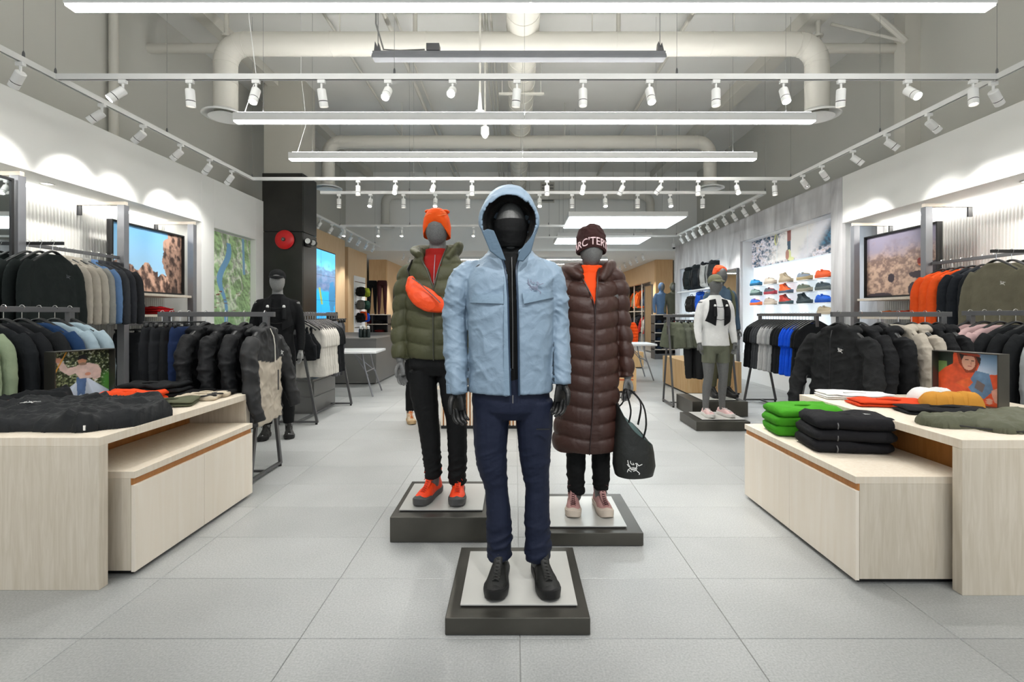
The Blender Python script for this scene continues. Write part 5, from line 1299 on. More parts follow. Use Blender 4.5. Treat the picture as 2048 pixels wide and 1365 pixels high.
# black layers underneath
m_blk = fab('#0d0e0f', .8, name='base_layer_black')
mb = MB(); mb.rings([sup(hw, hd, 28, .85, 0, cy, z) for z, hw, hd, cy in ((.90, .17, .115, 0), (1.1, .175, .12, 0), (1.3, .172, .125, 0), (1.42, .155, .10, 0), (1.49, .115, .085, .01), (1.53, .08, .075, .01), (1.57, .065, .07, .01), (1.60, .065, .075, .0))])
R = []
for z, r in ((1.55, .060), (1.575, .068), (1.60, .075), (1.63, .081), (1.66, .083), (1.675, .082)):
    R.append([(r*math.cos(a), -.014+r*1.27*math.sin(a), z) for a in np.linspace(0, 2*PI, 24, endpoint=False)])
mb.rings(R)
inst('balaclava_shirt', fuse(mb, .0055, 2, lambda p, n: (ridge(p*[6, 6, 30], 8, 2)-.5)*.006*(p[:, 2] > 1.5)), m_blk, t1)
MB().tube([(.010, -.128, 1.0), (.010, -.132, 1.2), (.008, -.132, 1.32), (.007, -.118, 1.44), (.005, -.095, 1.50)], .0022, 6).build('shirt_zipper', mat('zip_grey', '#4a4b4b', .4), t1, smooth=True)
def legpts(P, d, ox, oz, dy=None): return [((u-CX)/F*d-ox, (dy[i] if dy else 0), EYE-(v-CY)/F*d-oz, r) for i, (u, v, r) in enumerate(P)]
m_navy = mat('trouser_navy', '#151c30', .7, 0, 'cloth', 6., .08, .3, spec=.25)
L1_ = [legpts([(985, 800, .090), (983, 850, .086), (981, 905, .079), (988, 945, .066), (993, 975, .056), (998, 1030, .060), (999, 1080, .060), (1001, 1108, .058)], 2.27, BX, BZ),
              legpts([(1066, 800, .092), (1068, 850, .086), (1070, 905, .076), (1072, 945, .064), (1074, 975, .056), (1074, 1030, .060), (1075, 1080, .062), (1077, 1112, .059)], 2.27, BX, BZ)]
own_body(t1, .973, L1_, m_mand, hands=False, arms=AR1)
trousers(t1, L1_,
         [(.96, 0, 0, .165, .115), (.90, 0, 0, .178, .12), (.84, 0, 0, .182, .12), (.80, 0, 0, .175, .115), (.76, 0, 0, .10, .09)], m_navy, 21)
MB().box(.115, .175, -.118, -.112, .725, .729).build('pocket_zip', m_black, t1)
mbk = mat('boot_black', '#161715', .6, 0, 'noise', 60, .2, .4); msb = mat('sole_black', '#0c0c0c', .55); mlb = mat('lace_black', '#2c2c2a', .8)
boot(t1, ((1000-CX)/F*2.25-BX+.0, .0, .0), -.10, mbk, msb, mlb, .285, .155, name='boot', bow=False); boot(t1, ((1078-CX)/F*2.25-BX+.012, .0, .0), .17, mbk, msb, mlb, .285, .155, name='boot', bow=False)
gloves(t1, mat('glove_black', '#0b0c0b', .5, 0, 'noise', 60, .3, .3), .973, (AR1[0][-1], AR1[1][-1]))
# ---------------------------------------------------------------- 2: olive puffer
BX, BY, BZ = -.50, 3.07, .161
t2 = thing('mannequin', 'faceless mannequin in an olive puffer, orange beanie and orange boots', 'mannequin', (BX, BY, BZ))
m_ol = mat('puffer_olive', '#46472f', .6, 0, 'shell', 6., .1, .35, spec=.4)
J2 = [(.885, 0, 0, .18, .14, .0005, .0035), (1.0, 0, 0, .185, .15, .0005, .0035), (1.2, 0, 0, .195, .155, .0005, .0035), (1.33, 0, 0, .195, .15, .0, .004), (1.37, 0, 0, .195, .145, -.012, .012), (1.45, 0, 0, .185, .13, -.045, .030), (1.50, 0, .0, .165, .12, -.075, .045), (1.535, 0, .01, .135, .115, -.09, .055), (1.57, 0, .02, .12, .11, -.10, .065), (1.60, .0, .03, .12, .105, -.11, .075)]
mb = MB(); shell(mb, J2, .022)
SL = lambda P, d: [((u-CX)/F*d-BX, dy, EYE-(v-CY)/F*d-BZ) for u, v, dy in P]
stube(mb, SL([(850, 532, 0), (822, 545, 0), (810, 575, .0), (805, 610, .012), (801, 660, .0), (803, 718, -.04)], 3.07), [(.05, .06), (.062, .07), (.066, .07), (.062, .068), (.058, .062), (.048, .052)], n=20, m=24)
stube(mb, SL([(896, 532, 0), (924, 545, 0), (936, 575, .0), (941, 610, .012), (945, 660, .0), (944, 718, -.04)], 3.07), [(.05, .06), (.062, .07), (.066, .07), (.062, .068), (.058, .062), (.048, .052)], n=20, m=24)
stube(mb, [(-.09, -.10, 1.535), (-.130, -.03, 1.56), (-.12, .06, 1.58), (0, .11, 1.585), (.12, .06, 1.585), (.115, -.03, 1.58), (.075, -.10, 1.51)], [(.02, .03), (.024, .045), (.030, .055), (.034, .055), (.030, .055), (.024, .055), (.02, .03)], n=16, m=24)
AR2 = [SL([(850, 535, 0), (816, 565, 0), (805, 610, .012), (801, 660, .0), (804, 722, -.045)], 3.07), SL([(896, 535, 0), (930, 565, 0), (941, 610, .012), (945, 660, .0), (944, 722, -.045)], 3.07)]
j = inst('puffer_jacket', fuse(mb, .0068, 3, qdisp(.100, .885, 50)), m_ol, t2)
zp = MB(); zp.tube(smooth_path([(l[5], surf_y(J2, l[5], l[0])-.008, l[0]) for l in J2], 40), .004, 6); zp.tube(smooth_path([(l[6], surf_y(J2, l[6], l[0])-.008, l[0]) for l in J2[3:]], 30), .004, 6); zp.build('zipper', mat('zip_olive', '#3a3b30', .4), j, smooth=True)
m_rsh = fab('#971a14', .75, name='shirt_red')
mb = MB(); mb.rings([sup(hw, hd, 26, .85, 0, cy, z) for z, hw, hd, cy in ((1.2, .16, .12, 0), (1.35, .17, .125, 0), (1.45, .16, .11, 0), (1.50, .12, .095, .01), (1.54, .078, .08, .01), (1.585, .074, .082, .01))])
inst('red_shirt', fuse(mb, .006, 2, lambda p, n: (ridge(p*[8, 8, 16], 8, 2)-.5)*.006), m_rsh, t2)
MB().tube([(0, -.133, 1.36), (0, -.118, 1.45), (0, -.098, 1.50), (0, -.085, 1.54)], .0018, 6).build('shirt_zipper', m_grey, t2, smooth=True)
m_or = fab('#ea5512', .75, name='knit_orange')
bn = knit_cap(t2, m_or, .086, .108, -.010, 1.762, 1.655, 1.848, 61)
bb = MB()
for s in (-1, 1): bb.ell((s*.054, .0, 1.828), (.026, .04, .013), 14, 8)
bb.build('beanie_corner', m_or, bn, smooth='all')
lw = mat('beanie_line', '#f4894a', .7)
lb = MB()
for k in range(3): lb.tube(smooth_path([(-.074+.01*k, -.070, 1.772+.018*k), (-.03, -.112+.010*k, 1.792+.010*k), (.02, -.116+.010*k, 1.780+.018*k), (.068, -.085, 1.795+.006*k)], 16), .0022, 5)
lb.build('beanie_pattern', lw, bn, smooth=True)
# crossbody pack
m_pk = mat('pack_orange', '#ee4c14', .5, 0, 'shell', 6., .1, .4)
pk = MB(); Q = [((u-CX)/F*2.90-BX, -.185+abs((u-855)/F*2.9)*.25, EYE-(v-CY)/F*2.90-BZ) for u, v in ((821, 553), (826, 575), (841, 592), (860, 604), (878, 612), (890, 616))]
stube(pk, Q, [(.012, .02), (.052, .035), (.068, .042), (.066, .042), (.048, .035), (.022, .025)], n=18, m=20, up=(0, -1, 0))
po = inst('crossbody_pack', fuse(pk, .005, 3, lambda p, n: (ridge(p*[11, 8, 14], 66, 2)-.5)*.009), m_pk, t2)
zp = [((u-CX)/F*2.86-BX, -.238, EYE-(v-CY)/F*2.86-BZ) for u, v in ((826, 557), (840, 566), (852, 578), (868, 592), (882, 606))]
MB().tube(zp, [(.003, .008)]*5, 6).build('pack_zipper', m_dgrey, po)
MB().tube([((820-CX)/F*2.93-BX, -.15, EYE-(552-CY)/F*2.93-BZ), (-.162, -.125, 1.44), (-.150, -.06, 1.50), (-.13, .04, 1.525)], [(.004, .014)]*4, 6, up=(0, -1, 0)).build('pack_strap', m_black, po)
MB().tube([(.055, -.195, 1.165), (.12, -.16, 1.10), (.19, -.05, 1.03)], [(.004, .014)]*3, 6, up=(0, -1, 0)).build('pack_strap', m_black, po)
m_tb = fab('#151617', .75, name='trouser_black')
L2_ = [legpts([(847, 740, .088), (850, 790, .086), (859, 845, .068), (864, 895, .058), (866, 925, .056), (867, 951, .054)], 3.09, BX, BZ),
              legpts([(903, 740, .088), (908, 790, .084), (914, 845, .068), (916, 895, .062), (916, 930, .060), (916, 966, .057)], 3.09, BX, BZ)]
own_body(t2, 1.008, L2_, m_man, hz=.022, arms=AR2)
trousers(t2, L2_,
         [(.98, 0, 0, .165, .115), (.92, 0, 0, .175, .12), (.84, 0, 0, .18, .12), (.78, 0, 0, .10, .09)], m_tb, 33)
mbo = mat('boot_orange', '#ff4713', .55, 0, 'noise', 40, .1, .3); mso = mat('sole_grey', '#4b4b4b', .6); mlo = mat('lace_red', '#c7361b', .7)
boot(t2, ((867-CX)/F*3.09-BX, .02, 0), -.30, mbo, mso, mlo, .30, .165, name='boot'); boot(t2, ((917-CX)/F*3.09-BX, .02, 0), .06, mbo, mso, mlo, .30, .165, name='boot')
# ---------------------------------------------------------------- 3: long brown puffer
BX, BY, BZ = .485, 3.05, .089
t3 = thing('mannequin', 'faceless mannequin in a long brown puffer coat, lettered beanie and pink boots', 'mannequin', (BX, BY, BZ))
m_br = mat('puffer_brown', '#3a211a', .52, 0, 'shell', 6., .1, .35, spec=.45)
J3 = [(.385, -.035, 0, .208, .15, -.034, -.031), (.45, -.032, 0, .212, .16, -.031, -.028), (.65, -.02, 0, .195, .155, -.016, -.013), (.9, -.005, 0, .175, .145, -.006, -.003), (1.1, 0, 0, .16, .14, .0, .003), (1.25, 0, 0, .165, .145, .0, .003), (1.33, 0, 0, .168, .14, -.012, .008), (1.41, 0, 0, .160, .125, -.045, .016), (1.46, 0, .005, .14, .115, -.068, .022), (1.50, 0, .015, .12, .105, -.085, .030), (1.53, 0, .03, .115, .10, -.09, .04)]
mb = MB(); shell(mb, J3, .02, rows=80)
SL = lambda P, d: [((u-CX)/F*d-BX, dy, EYE-(v-CY)/F*d-BZ) for u, v, dy in P]
stube(mb, SL([(1205, 540, 0), (1229, 553, 0), (1240, 585, .0), (1244, 630, .012), (1249, 690, -.01), (1251, 752, -.04)], 3.05), [(.045, .055), (.053, .062), (.055, .064), (.052, .06), (.047, .052), (.042, .046)], n=20, m=26)
stube(mb, SL([(1164, 540, 0), (1138, 553, 0), (1128, 585, .0), (1124, 630, .012), (1120, 690, -.01), (1119, 740, -.04)], 3.05), [(.045, .055), (.053, .062), (.055, .064), (.052, .06), (.047, .052), (.042, .046)], n=20, m=26)
stube(mb, [(-.075, -.10, 1.46), (-.115, -.06, 1.50), (-.13, .03, 1.515), (0, .12, 1.53), (.12, .03, 1.525), (.09, -.06, 1.52), (.05, -.11, 1.44)], [(.02, .03), (.032, .05), (.04, .065), (.05, .07), (.04, .07), (.034, .055), (.02, .03)], n=16, m=24)
AR3 = [SL([(1164, 543, 0), (1133, 570, 0), (1124, 630, .012), (1120, 690, -.01), (1119, 744, -.045)], 3.05), SL([(1205, 543, 0), (1235, 570, 0), (1244, 630, .012), (1249, 690, -.01), (1252, 754, -.045)], 3.05)]
j = inst('long_puffer_coat', fuse(mb, .0068, 3, qdisp(.0965, .385, 70, .017)), m_br, t3)
zp = MB(); zp.tube(smooth_path([(l[5]+.001, surf_y(J3, l[5], l[0])-.006, l[0]) for l in J3], 60), .0035, 6); zp.tube(smooth_path([(l[6]+.001, surf_y(J3, l[6], l[0])-.006, l[0]) for l in J3[5:]], 30), .0035, 6); zp.build('zipper', mat('zip_brown', '#241412', .4), j, smooth=True)
m_osh = fab('#f4501a', .75, name='shirt_orange')
mb = MB(); mb.rings([sup(hw, hd, 26, .85, 0, cy, z) for z, hw, hd, cy in ((1.15, .13, .11, 0), (1.3, .14, .12, 0), (1.40, .13, .105, 0), (1.46, .10, .09, .01), (1.50, .078, .08, .01), (1.55, .076, .082, .01))])
inst('orange_shirt', fuse(mb, .006, 2, lambda p, n: (ridge(p*[10, 8, 14], 8, 2)-.5)*.008), m_osh, t3)
mb = MB(); mb.tube([(0, .013, 1.44), (0, .010, 1.50), (0, .005, 1.555)], [(.066, .088), (.066, .076), (.060, .068)], 20); mb.build('neck_layer', fab('#5a1512', .8, name='layer_maroon'), t3, smooth=True)
m_bb = fab('#3a2322', .85, name='knit_brown')
bn = knit_cap(t3, m_bb, .090, .112, -.004, 1.665, 1.64, 1.815, 81, lump=.014)
ZR = lambda a: 1.628+.030*max(0, -math.sin(a))**2
bd = MB(); bd.rings([[((.086+dr)*math.cos(a), -.008+(.108+dr)*math.sin(a), ZR(a)+dz) for a in np.linspace(0, 2*PI, 60, endpoint=False)] for dz, dr in ((0, -.004), (-.004, .003), (.006, .009), (.058, .010), (.066, .006), (.066, -.004))])
bo = bd.build('beanie_band', m_bb, bn, smooth=True)
def wrap_text(txt, size, z, rx, ry, cy, parent, m, zf, name='lettering'):
    cu = bpy.data.curves.new('t', 'FONT'); cu.body = txt; cu.size = size; cu.align_x = 'CENTER'; cu.align_y = 'CENTER'; cu.extrude = .0; cu.offset = .0004; cu.resolution_u = 3
    o = bpy.data.objects.new('t', cu); COL.objects.link(o); dg = bpy.context.evaluated_depsgraph_get(); me = bpy.data.meshes.new_from_object(o.evaluated_get(dg)); bpy.data.objects.remove(o)
    bm = bmesh.new(); bm.from_mesh(me); bmesh.ops.subdivide_edges(bm, edges=[e for e in bm.edges if e.calc_length() > .012], cuts=4); ex = bmesh.ops.extrude_face_region(bm, geom=bm.faces[:]); 
    for v in [g for g in ex['geom'] if isinstance(g, bmesh.types.BMVert)]: v.co.z += .003
    bm.to_mesh(me); bm.free()
    p = coords(me); a = p[:, 0]/((rx+ry)/2); r = p[:, 2]
    q = st([(rx+r)*np.sin(a), cy-(ry+r)*np.cos(a), z+p[:, 1]+zf(a)]); me.vertices.foreach_set('co', q.astype(np.float32).ravel()); me.update()
    return link(name, me, m, parent)
wrap_text("ARC'TERYX", .066, 1.659, .0955, .1175, -.008, bo, mat('letter_pink', '#e6c9cc', .8), lambda a: .030*np.clip(np.cos(a), 0, 1)**2)
m_tb3 = fab('#101112', .8, name='tights_black')
L3_ = [legpts([(1150, 860, .062), (1150, 920, .060), (1150, 960, .056), (1150, 982, .053)], 3.08, BX, BZ), legpts([(1201, 860, .060), (1200, 920, .056), (1200, 955, .052), (1200, 975, .048)], 3.08, BX, BZ)]
own_body(t3, .98, L3_, arms=AR3)
trousers(t3, L3_, [(.72, -.01, 0, .14, .10), (.62, -.02, 0, .15, .10), (.55, -.02, 0, .14, .09)], m_tb3, 43)
mbp = mat('boot_pink', '#b98c88', .6, 0, 'noise', 50, .12, .3); msp = mat('sole_cream', '#c9bcae', .6); mlp = mat('lace_maroon', '#4c2529', .7)
boot(t3, ((1146-CX)/F*3.08-BX, .02, 0), -.12, mbp, msp, mlp, .27, .16, .92, name='boot'); boot(t3, ((1199-CX)/F*3.08-BX, .02, 0), .10, mbp, msp, mlp, .27, .16, .92, name='boot')
# tote bag held in the hand
tx, ty = (1262-CX)/F*3.0, 2.93
tb = thing('tote_bag', 'black tote bag with a white bird emblem, held by the brown coat mannequin', 'tote bag', (tx, ty, .335), .12)
m_tote = mat('tote_black', '#171a18', .55, 0, 'shell', 5., .1, .4)
def totering(z, hw, hd, tilt, dip, th=0): return [(( hw-th)*math.copysign(abs(math.cos(a))**.8, math.cos(a)), (hd-th)*math.copysign(abs(math.sin(a))**.8, math.sin(a)), z-tilt*math.cos(a)-dip*max(0, -math.sin(a))**1.5) for a in np.linspace(0, 2*PI, 44, endpoint=False)]
out = [totering(0, .085, .06, 0, 0), totering(.012, .115, .085, .0, 0), totering(.07, .130, .095, .0, 0), totering(.17, .122, .09, .02, .0), totering(.28, .112, .08, .085, .035), totering(.325, .108, .078, .125, .055)]
inn = [totering(.322, .104, .074, .125, .055), totering(.26, .108, .076, .07, .03), totering(.1, .115, .08, 0, 0), totering(.03, .09, .06, 0, 0)]
b = MB(); b.rings(out+inn[:1], True, False); b.add(totering(0, .085, .06, 0, 0), [tuple(range(44))]); o = b.build('bag_body', m_tote, tb, smooth=True)
displace(o.data, lambda p, n: (ridge(p*[9, 6, 9], 91, 2)-.5)*.010*np.clip(p[:, 2]/.1, 0, 1))
b = MB(); b.rings(inn, True, False); b.add(inn[-1], [tuple(range(44))]); b.build('lining', mat('lining_teal', '#6f8583', .35), tb, smooth=True)
emblem('emblem', tb, (-.035, -.099, .085), (1, .02, 0), (0, .0, 1), .095, m_logo, off=.006)
hz = EYE-(779-CY)/F*3.0-.335; hx = (1249-CX)/F*3.0-tx
MB().tube(smooth_path([(-.06, -.075, .345), (-.045, -.07, .42), (hx-.01, -.02, hz), (hx+.02, -.02, hz+.005), (.04, -.05, hz-.08), (.055, -.06, .33), (.03, -.07, .24)], 24), [(.0035, .011)]*25, 6, up=(0, -1, 0)).build('handle', m_black, tb, smooth=True)
MB().tube(smooth_path([(-.07, .06, .42), (-.05, .05, .45), (hx-.02, .01, hz), (hx+.015, .01, hz+.004), (.045, .03, hz-.06), (.065, .05, .40), (.05, .06, .30)], 24), [(.0035, .011)]*25, 6, up=(0, -1, 0)).build('handle', m_black, tb, smooth=True)
# ---------------------------------------------------------------- simpler mannequins, dressed from one pattern
def dressed(x, y, z, sc, yaw, label, top, bottom, shoe, hat, extra=None, mm=m_man, short=False, topname='long_sleeve_top'):
    t = thing('mannequin', label, 'mannequin', (x, y, z), yaw); add_body(t, sc, mm)
    def S_(o): o.scale = (sc,)*3; return o
    k = 'dtop'
    if k not in GEOM:
        mb = MB(); mb.rings([sup(h, q, 26, .85, 0, c, z_) for z_, h, q, c in ((.90, .185, .125, .005), (1.0, .170, .118, 0), (1.12, .158, .108, 0), (1.25, .178, .122, 0), (1.36, .197, .126, 0), (1.44, .196, .110, .01), (1.485, .160, .095, .012), (1.52, .085, .075, .012), (1.55, .062, .066, .012))])
        for s in (-1, 1): stube(mb, [(s*.11, 0, 1.435)]+[(s*a, b_, c-(.015 if c > 1.4 else 0)) for a, b_, c in ARM], [(.045, .05), (.058, .060), (.056, .059), (.050, .052), (.043, .045), (.034, .037)], n=14, m=16)
        GEOM[k] = fuse(mb, .008, 3, jdisp(90, .005))
        mb = MB(); mb.rings([sup(h, q, 24, .85, 0, .01, z_) for z_, h, q in ((1.0, .16, .11), (.92, .178, .122), (.85, .175, .118), (.80, .12, .09))])
        for s in (-1, 1): stube(mb, [(s*.088, .0, .90), (s*.095, -.01, .70), (s*.10, -.015, .50), (s*.105, .015, .36), (s*.11, .03, .14)], [.098, .09, .072, .068, .056], n=16, m=20)
        GEOM['dleg'] = fuse(mb, .008, 3, jdisp(95, .007))
        mb = MB(); mb.rings([sup(h, q, 24, .85, 0, .01, z_) for z_, h, q in ((1.0, .16, .11), (.92, .174, .12), (.85, .172, .116), (.80, .12, .09))])
        for s in (-1, 1): stube(mb, [(s*.088, .0, .90), (s*.092, -.01, .78), (s*.096, -.01, .68)], [.094, .088, .084], n=16, m=8)
        GEOM['dshort'] = fuse(mb, .008, 3, None)
        mb = MB(); egg(mb, (0, .008, 1.745), (.084, .106, .078)); GEOM['dcap'] = fuse(mb, .006, 1)
    S_(inst(topname, GEOM[k], top, t))
    if bottom: S_(inst('shorts' if short else 'trousers', GEOM['dshort' if short else 'dleg'], bottom, t))
    if shoe:
        for s in (-1, 1): q = boot(t, (s*.112*sc, .02, 0), s*.12, *shoe, L=.28, high=.13, name='shoe', low=short)
    if hat and hat[0] == 'cap':
        c = S_(inst('cap', GEOM['dcap'], hat[1], t)); br = MB(); R = []
        for yy, w in ((-.06, .07), (-.09, .074), (-.12, .068), (-.145, .05), (-.155, .02)): R.append([(w*math.cos(a), yy, 1.735+.018*math.sin(a)*(1 if math.sin(a) > 0 else .6)-.02*(-.06-yy)/.1) for a in np.linspace(0, 2*PI, 16, endpoint=False)])
        br.rings(R); b = br.build('cap_brim', hat[1], c, smooth=True)
    elif hat:
        mb = MB(); egg(mb, (0, .03, 1.755), (.088, .105, .098)); h = fuse(mb, .006, 1, lambda p, n: (ridge(p*[13, 13, 18], 3, 2)-.5)*.018); S_(inst('beanie', h, hat[1], t))
    return t
m_white = fab('#eeeeec', .8, name='top_white')
mlt = mat('lace_white', '#e8e4e2', .7)
t4 = dressed(2.40, 5.72, .119, .93, .10, 'faceless runner mannequin in a white long-sleeve top, olive cap and olive shorts', m_white, fab('#6d7060', .7, name='shorts_olive'), (mat('shoe_pink', '#d9b6b4', .6), mat('sole_white', '#d9d6d2', .5), mlt), ('cap', fab('#7b7c66', .8, name='cap_olive')), short=True)
m_vest = fab('#17181a', .7, name='vest_black')
VL = [(.90, 0, .005, .185, .125, 0, 0), (1.0, 0, 0, .170, .118, 0, 0), (1.12, 0, 0, .158, .108, 0, 0), (1.25, 0, 0, .178, .122, 0, 0), (1.36, 0, 0, .197, .126, 0, 0), (1.44, 0, .01, .196, .11, 0, 0), (1.485, 0, .012, .16, .095, 0, 0), (1.52, 0, .012, .085, .075, 0, 0)]
def vest(t, sc, m):
    for s in (-1, 1):
        p = patch('vest_panel', t, [(s*.045, 1.50), (s*.115, 1.485), (s*.165, 1.22), (s*.060, 1.16)], VL, m, .014, .01, 8, 14); p.scale = (sc,)*3
        b = MB(); b.tube([(s*.078, -.155, 1.28), (s*.080, -.152, 1.37), (s*.078, -.145, 1.40)], [.022, .022, .014], 12); b.build('soft_flask', m, p, smooth=True)
        MB().lathe([(.012, 0), (.016, .01), (.012, .025), (.006, .03)], 12, (s*.078, -.143, 1.40)).build('flask_cap', m_head, p, smooth=True)
    for z in (1.40, 1.24):
        c = MB(); c.tube([(-.06, surf_y(VL, -.06, z)-.028, z), (0, surf_y(VL, 0, z)-.016, z-.008), (.06, surf_y(VL, .06, z)-.028, z)], .0035, 6); q = c.build('vest_strap', m_black, t, smooth=True); q.scale = (sc,)*3
vest(t4, .93, m_vest)
t5 = dressed(2.80, 6.50, .212, .97, .15, 'faceless mannequin in a blue fleece, orange beanie and olive trousers behind the runner', fab('#45596b', .9, name='fleece_blue'), fab('#54533f', .8, name='trouser_olive'), (mbk, msb, mlb), ('beanie', fab('#e2522a', .85, name='beanie_orange_two')), mm=m_mand, topname='fleece')
for s in (-1, 1): q = MB(); q.tube([(s*.10, .10, 1.47), (s*.105, -.03, 1.515), (s*.11, -.125, 1.42), (s*.12, -.14, 1.25), (s*.15, -.09, 1.12)], [(.008, .025)]*5, 8, up=(0, -1, 0)); o = q.build('backpack_strap', fab('#5b5f4a', .8, name='strap_olive'), t5, smooth=True); o.scale = (.97,)*3
q = MB(); q.rings([sup(w, .06, 20, .6, 0, .20, z_) for z_, w in ((1.0, .10), (1.02, .13), (1.2, .14), (1.42, .13), (1.47, .09))]); o = q.build('backpack', MATS['strap_olive'], t5, smooth=True); o.scale = (.97,)*3
t6 = dressed(-2.58, 5.18, 0, 1.0, .35, 'faceless mannequin in a black cap, black top and running vest by the column', fab('#141517', .8, name='top_black'), m_tb, (mbk, msb, mlb), ('cap', fab('#17181a', .8, name='cap_black')), mm=mat('mannequin_light_grey', '#8d8d8b', .55, 0, 'noise', 160., .3, .3))
vest(t6, 1.0, m_vest)
mtan = mat('shoe_tan', '#cbb79a', .6)
t7 = dressed(-1.20, 5.95, 0, .95, .5, 'faceless mannequin in black tights and tan shoes behind the olive puffer mannequin', m_tb, m_tb3, (mtan, mat('sole_tan', '#b79a72', .6), mat('lace_orange', '#d9732c', .7)), None, short=False)
# ================================================================== GOODS ON TABLES AND WALLS
def folded(lab, cat, c, size, col, rz=0, layers=2, seed=0, name='folded_sweater', group=None, logo=None, gm=None):
    """a folded garment: soft stacked folds, rounded on the fold edge"""
    w, d, h = size; h *= 1.12; mb = MB(); m = gm or fab(col); rn = random.Random(seed)
    for k in range(layers):
        z0 = h*k/layers; hh = h/layers; R = []; ox = rn.uniform(-.012, .012); oy = rn.uniform(-.008, .008)
        for i in range(15):
            u = i/14; x = -w/2+w*u; e = min(1, min(u, 1-u)*14+.35)**.5
            R.append([(x+ox, oy+d/2*(.80+.20*e)*math.copysign(abs(math.cos(a))**.45, math.cos(a)), z0+hh/2+hh*.56*e*math.copysign(abs(math.sin(a))**.8, math.sin(a))) for a in np.linspace(0, 2*PI, 26, endpoint=False)])
        mb.rings(R)
    me = mb.mesh(name)
    displace(me, lambda p, n: st([p[:, 0]+.006*(fbm(p*18, seed, 2)-.5), p[:, 1]+.034*(fbm(p*9, seed+1, 2)-.5), np.maximum(.0, p[:, 2]+(ridge(st([p[:, 0]*7+p[:, 1]*5, p[:, 1]*10, p[:, 2]*6]), seed, 2)-.5)*min(.03, h*.45)*np.clip(p[:, 2]/h, 0, 1))]))
    o = link(name, me, m, None, 'all', loc=c); o.rotation_euler = (0, 0, rz); tag(o, lab, cat, group)
    cm = MB(); cm.tube(smooth_path([(-w*.18, -d*.12, h+.004), (-w*.02, -d*.20, h+.010), (w*.14, -d*.12, h+.004)], 10), [(.010, .006)]*11, 8, up=(0, 0, 1)); cm.build('collar', m, o, smooth=True)
    if logo: emblem('logo', o, (w*.22, -d*.18, h+.010), (1, 0, 0), (0, 1, 0), .035, logo, .004)
    return o
zt = .7362
def capsule(p, a, b, r0, r1):
    a = np.array(a); b = np.array(b); d = b-a; t = np.clip(((p-a) @ d)/(d @ d), 0, 1); return np.linalg.norm(p-a-t[:, None]*d, axis=1)-(r0+(r1-r0)*t)
def laid(lab, cat, loc, rz, parts, col, H=.045, seed=0, bb=(-.6, .6, -.4, .4), step=.007, name='laid_jacket', m=None):
    """a garment lying on a table: union of capsules gives the outline, ridged noise the creases"""
    xs = np.arange(bb[0], bb[1], step); ys = np.arange(bb[2], bb[3], step); X, Y = np.meshgrid(xs, ys); p = st([X.ravel(), Y.ravel()])
    wob = (fbm(st([p[:, 0]*9, p[:, 1]*9, p[:, 0]*0]), seed, 3)-.5)*.05
    D = np.min([capsule(p, *c) for c in parts], axis=0)+wob; n = len(xs)
    r = ridge(st([p[:, 0]*3.2+p[:, 1]*2, p[:, 1]*6-p[:, 0]*1.5, p[:, 0]*0]), seed+1, 3); r2 = ridge(st([p[:, 0]*9-p[:, 1]*7, p[:, 1]*13, p[:, 0]*0]), seed+2, 2)
    lay = sum(ss(.0, -.05, capsule(p, *c)+wob*.6)*.35 for c in parts)
    h = H*np.sqrt(np.clip(-D/.03, 0, 1))*(.45+.5*lay*.6+.65*r+.55*r2)
    ins = D < .0; vid = -np.ones(len(p), int); vs = []; fs = []
    for j in range(len(ys)-1):
        for i in range(n-1):
            q = [j*n+i, j*n+i+1, (j+1)*n+i+1, (j+1)*n+i]
            if ins[q].sum() >= 4:
                f = []
                for k in q:
                    if vid[k] < 0: vid[k] = len(vs); vs.append((p[k, 0], p[k, 1], max(.003, h[k])))
                    f.append(vid[k])
                fs.append(tuple(f))
    bm = bmesh.new(); bv = [bm.verts.new(v) for v in vs]; [bm.faces.new([bv[i] for i in f]) for f in fs]
    be = [e for e in bm.edges if e.is_boundary]; ex = bmesh.ops.extrude_edge_only(bm, edges=be)
    for v in [g for g in ex['geom'] if isinstance(g, bmesh.types.BMVert)]: v.co.z = 0
    me = bpy.data.meshes.new(name); bm.to_mesh(me); bm.free()
    o = link(name, me, m or fab(col, .6, 'shell'), None, 'all', loc=loc); o.rotation_euler = (0, 0, rz); tag(o, lab, cat); return o
# left table
o = laid('black shell jacket spread over the near end of the left table, white chest emblem', 'jacket', (-2.60, 2.68, zt), 0, [((-.25, -.02), (.42, -.03), .24, .23), ((-.25, .08), (-.05, .30), .12, .10), ((.0, .10), (.35, .24), .13, .10), ((-.42, -.05), (-.55, .05), .16, .14), ((-.3, -.16), (.40, -.20), .11, .10)], '#232527', .075, 3, (-.68, .60, -.36, .40))
emblem('logo', o, (-.02, -.10, .105), (.95, .3, 0), (-.3, .95, 0), .075, m_logo, .012)
for P in ([(.54, -.20, .035), (.55, .0, .03), (.545, .18, .035)],): MB().tube(smooth_path(P, 10), .004, 6).build('hem_drawcord', m_black, o)
MB().box(.44, .449, -.295, -.287, .01, .035).build('cord_toggle', m_logo, o)
o = laid('black jacket with a red lined collar at the far left corner of the left table', 'jacket', (-3.02, 2.98, zt), .4, [((-.12, 0), (.10, .02), .13, .10), ((0, -.05), (.1, .10), .09, .07)], '#1d1f21', .085, 9, (-.3, .3, -.25, .25))
MB().tube(smooth_path([(-.12, -.10, .06), (-.02, -.12, .075), (.08, -.08, .06)], 8), .008, 6).build('red_trim', m_red, o)
folded('bright orange folded tops, stacked between the photo frame and the black pile', 'folded clothing', (-2.58, 3.20, zt), (.36, .20, .065), '#e2481a', .1, 2, 5)
folded('thick pile of dark teal-black folded tops at the far end of the left table', 'folded clothing', (-2.60, 3.46, zt), (.42, .20, .085), '#17191b', .05, 3, 6)
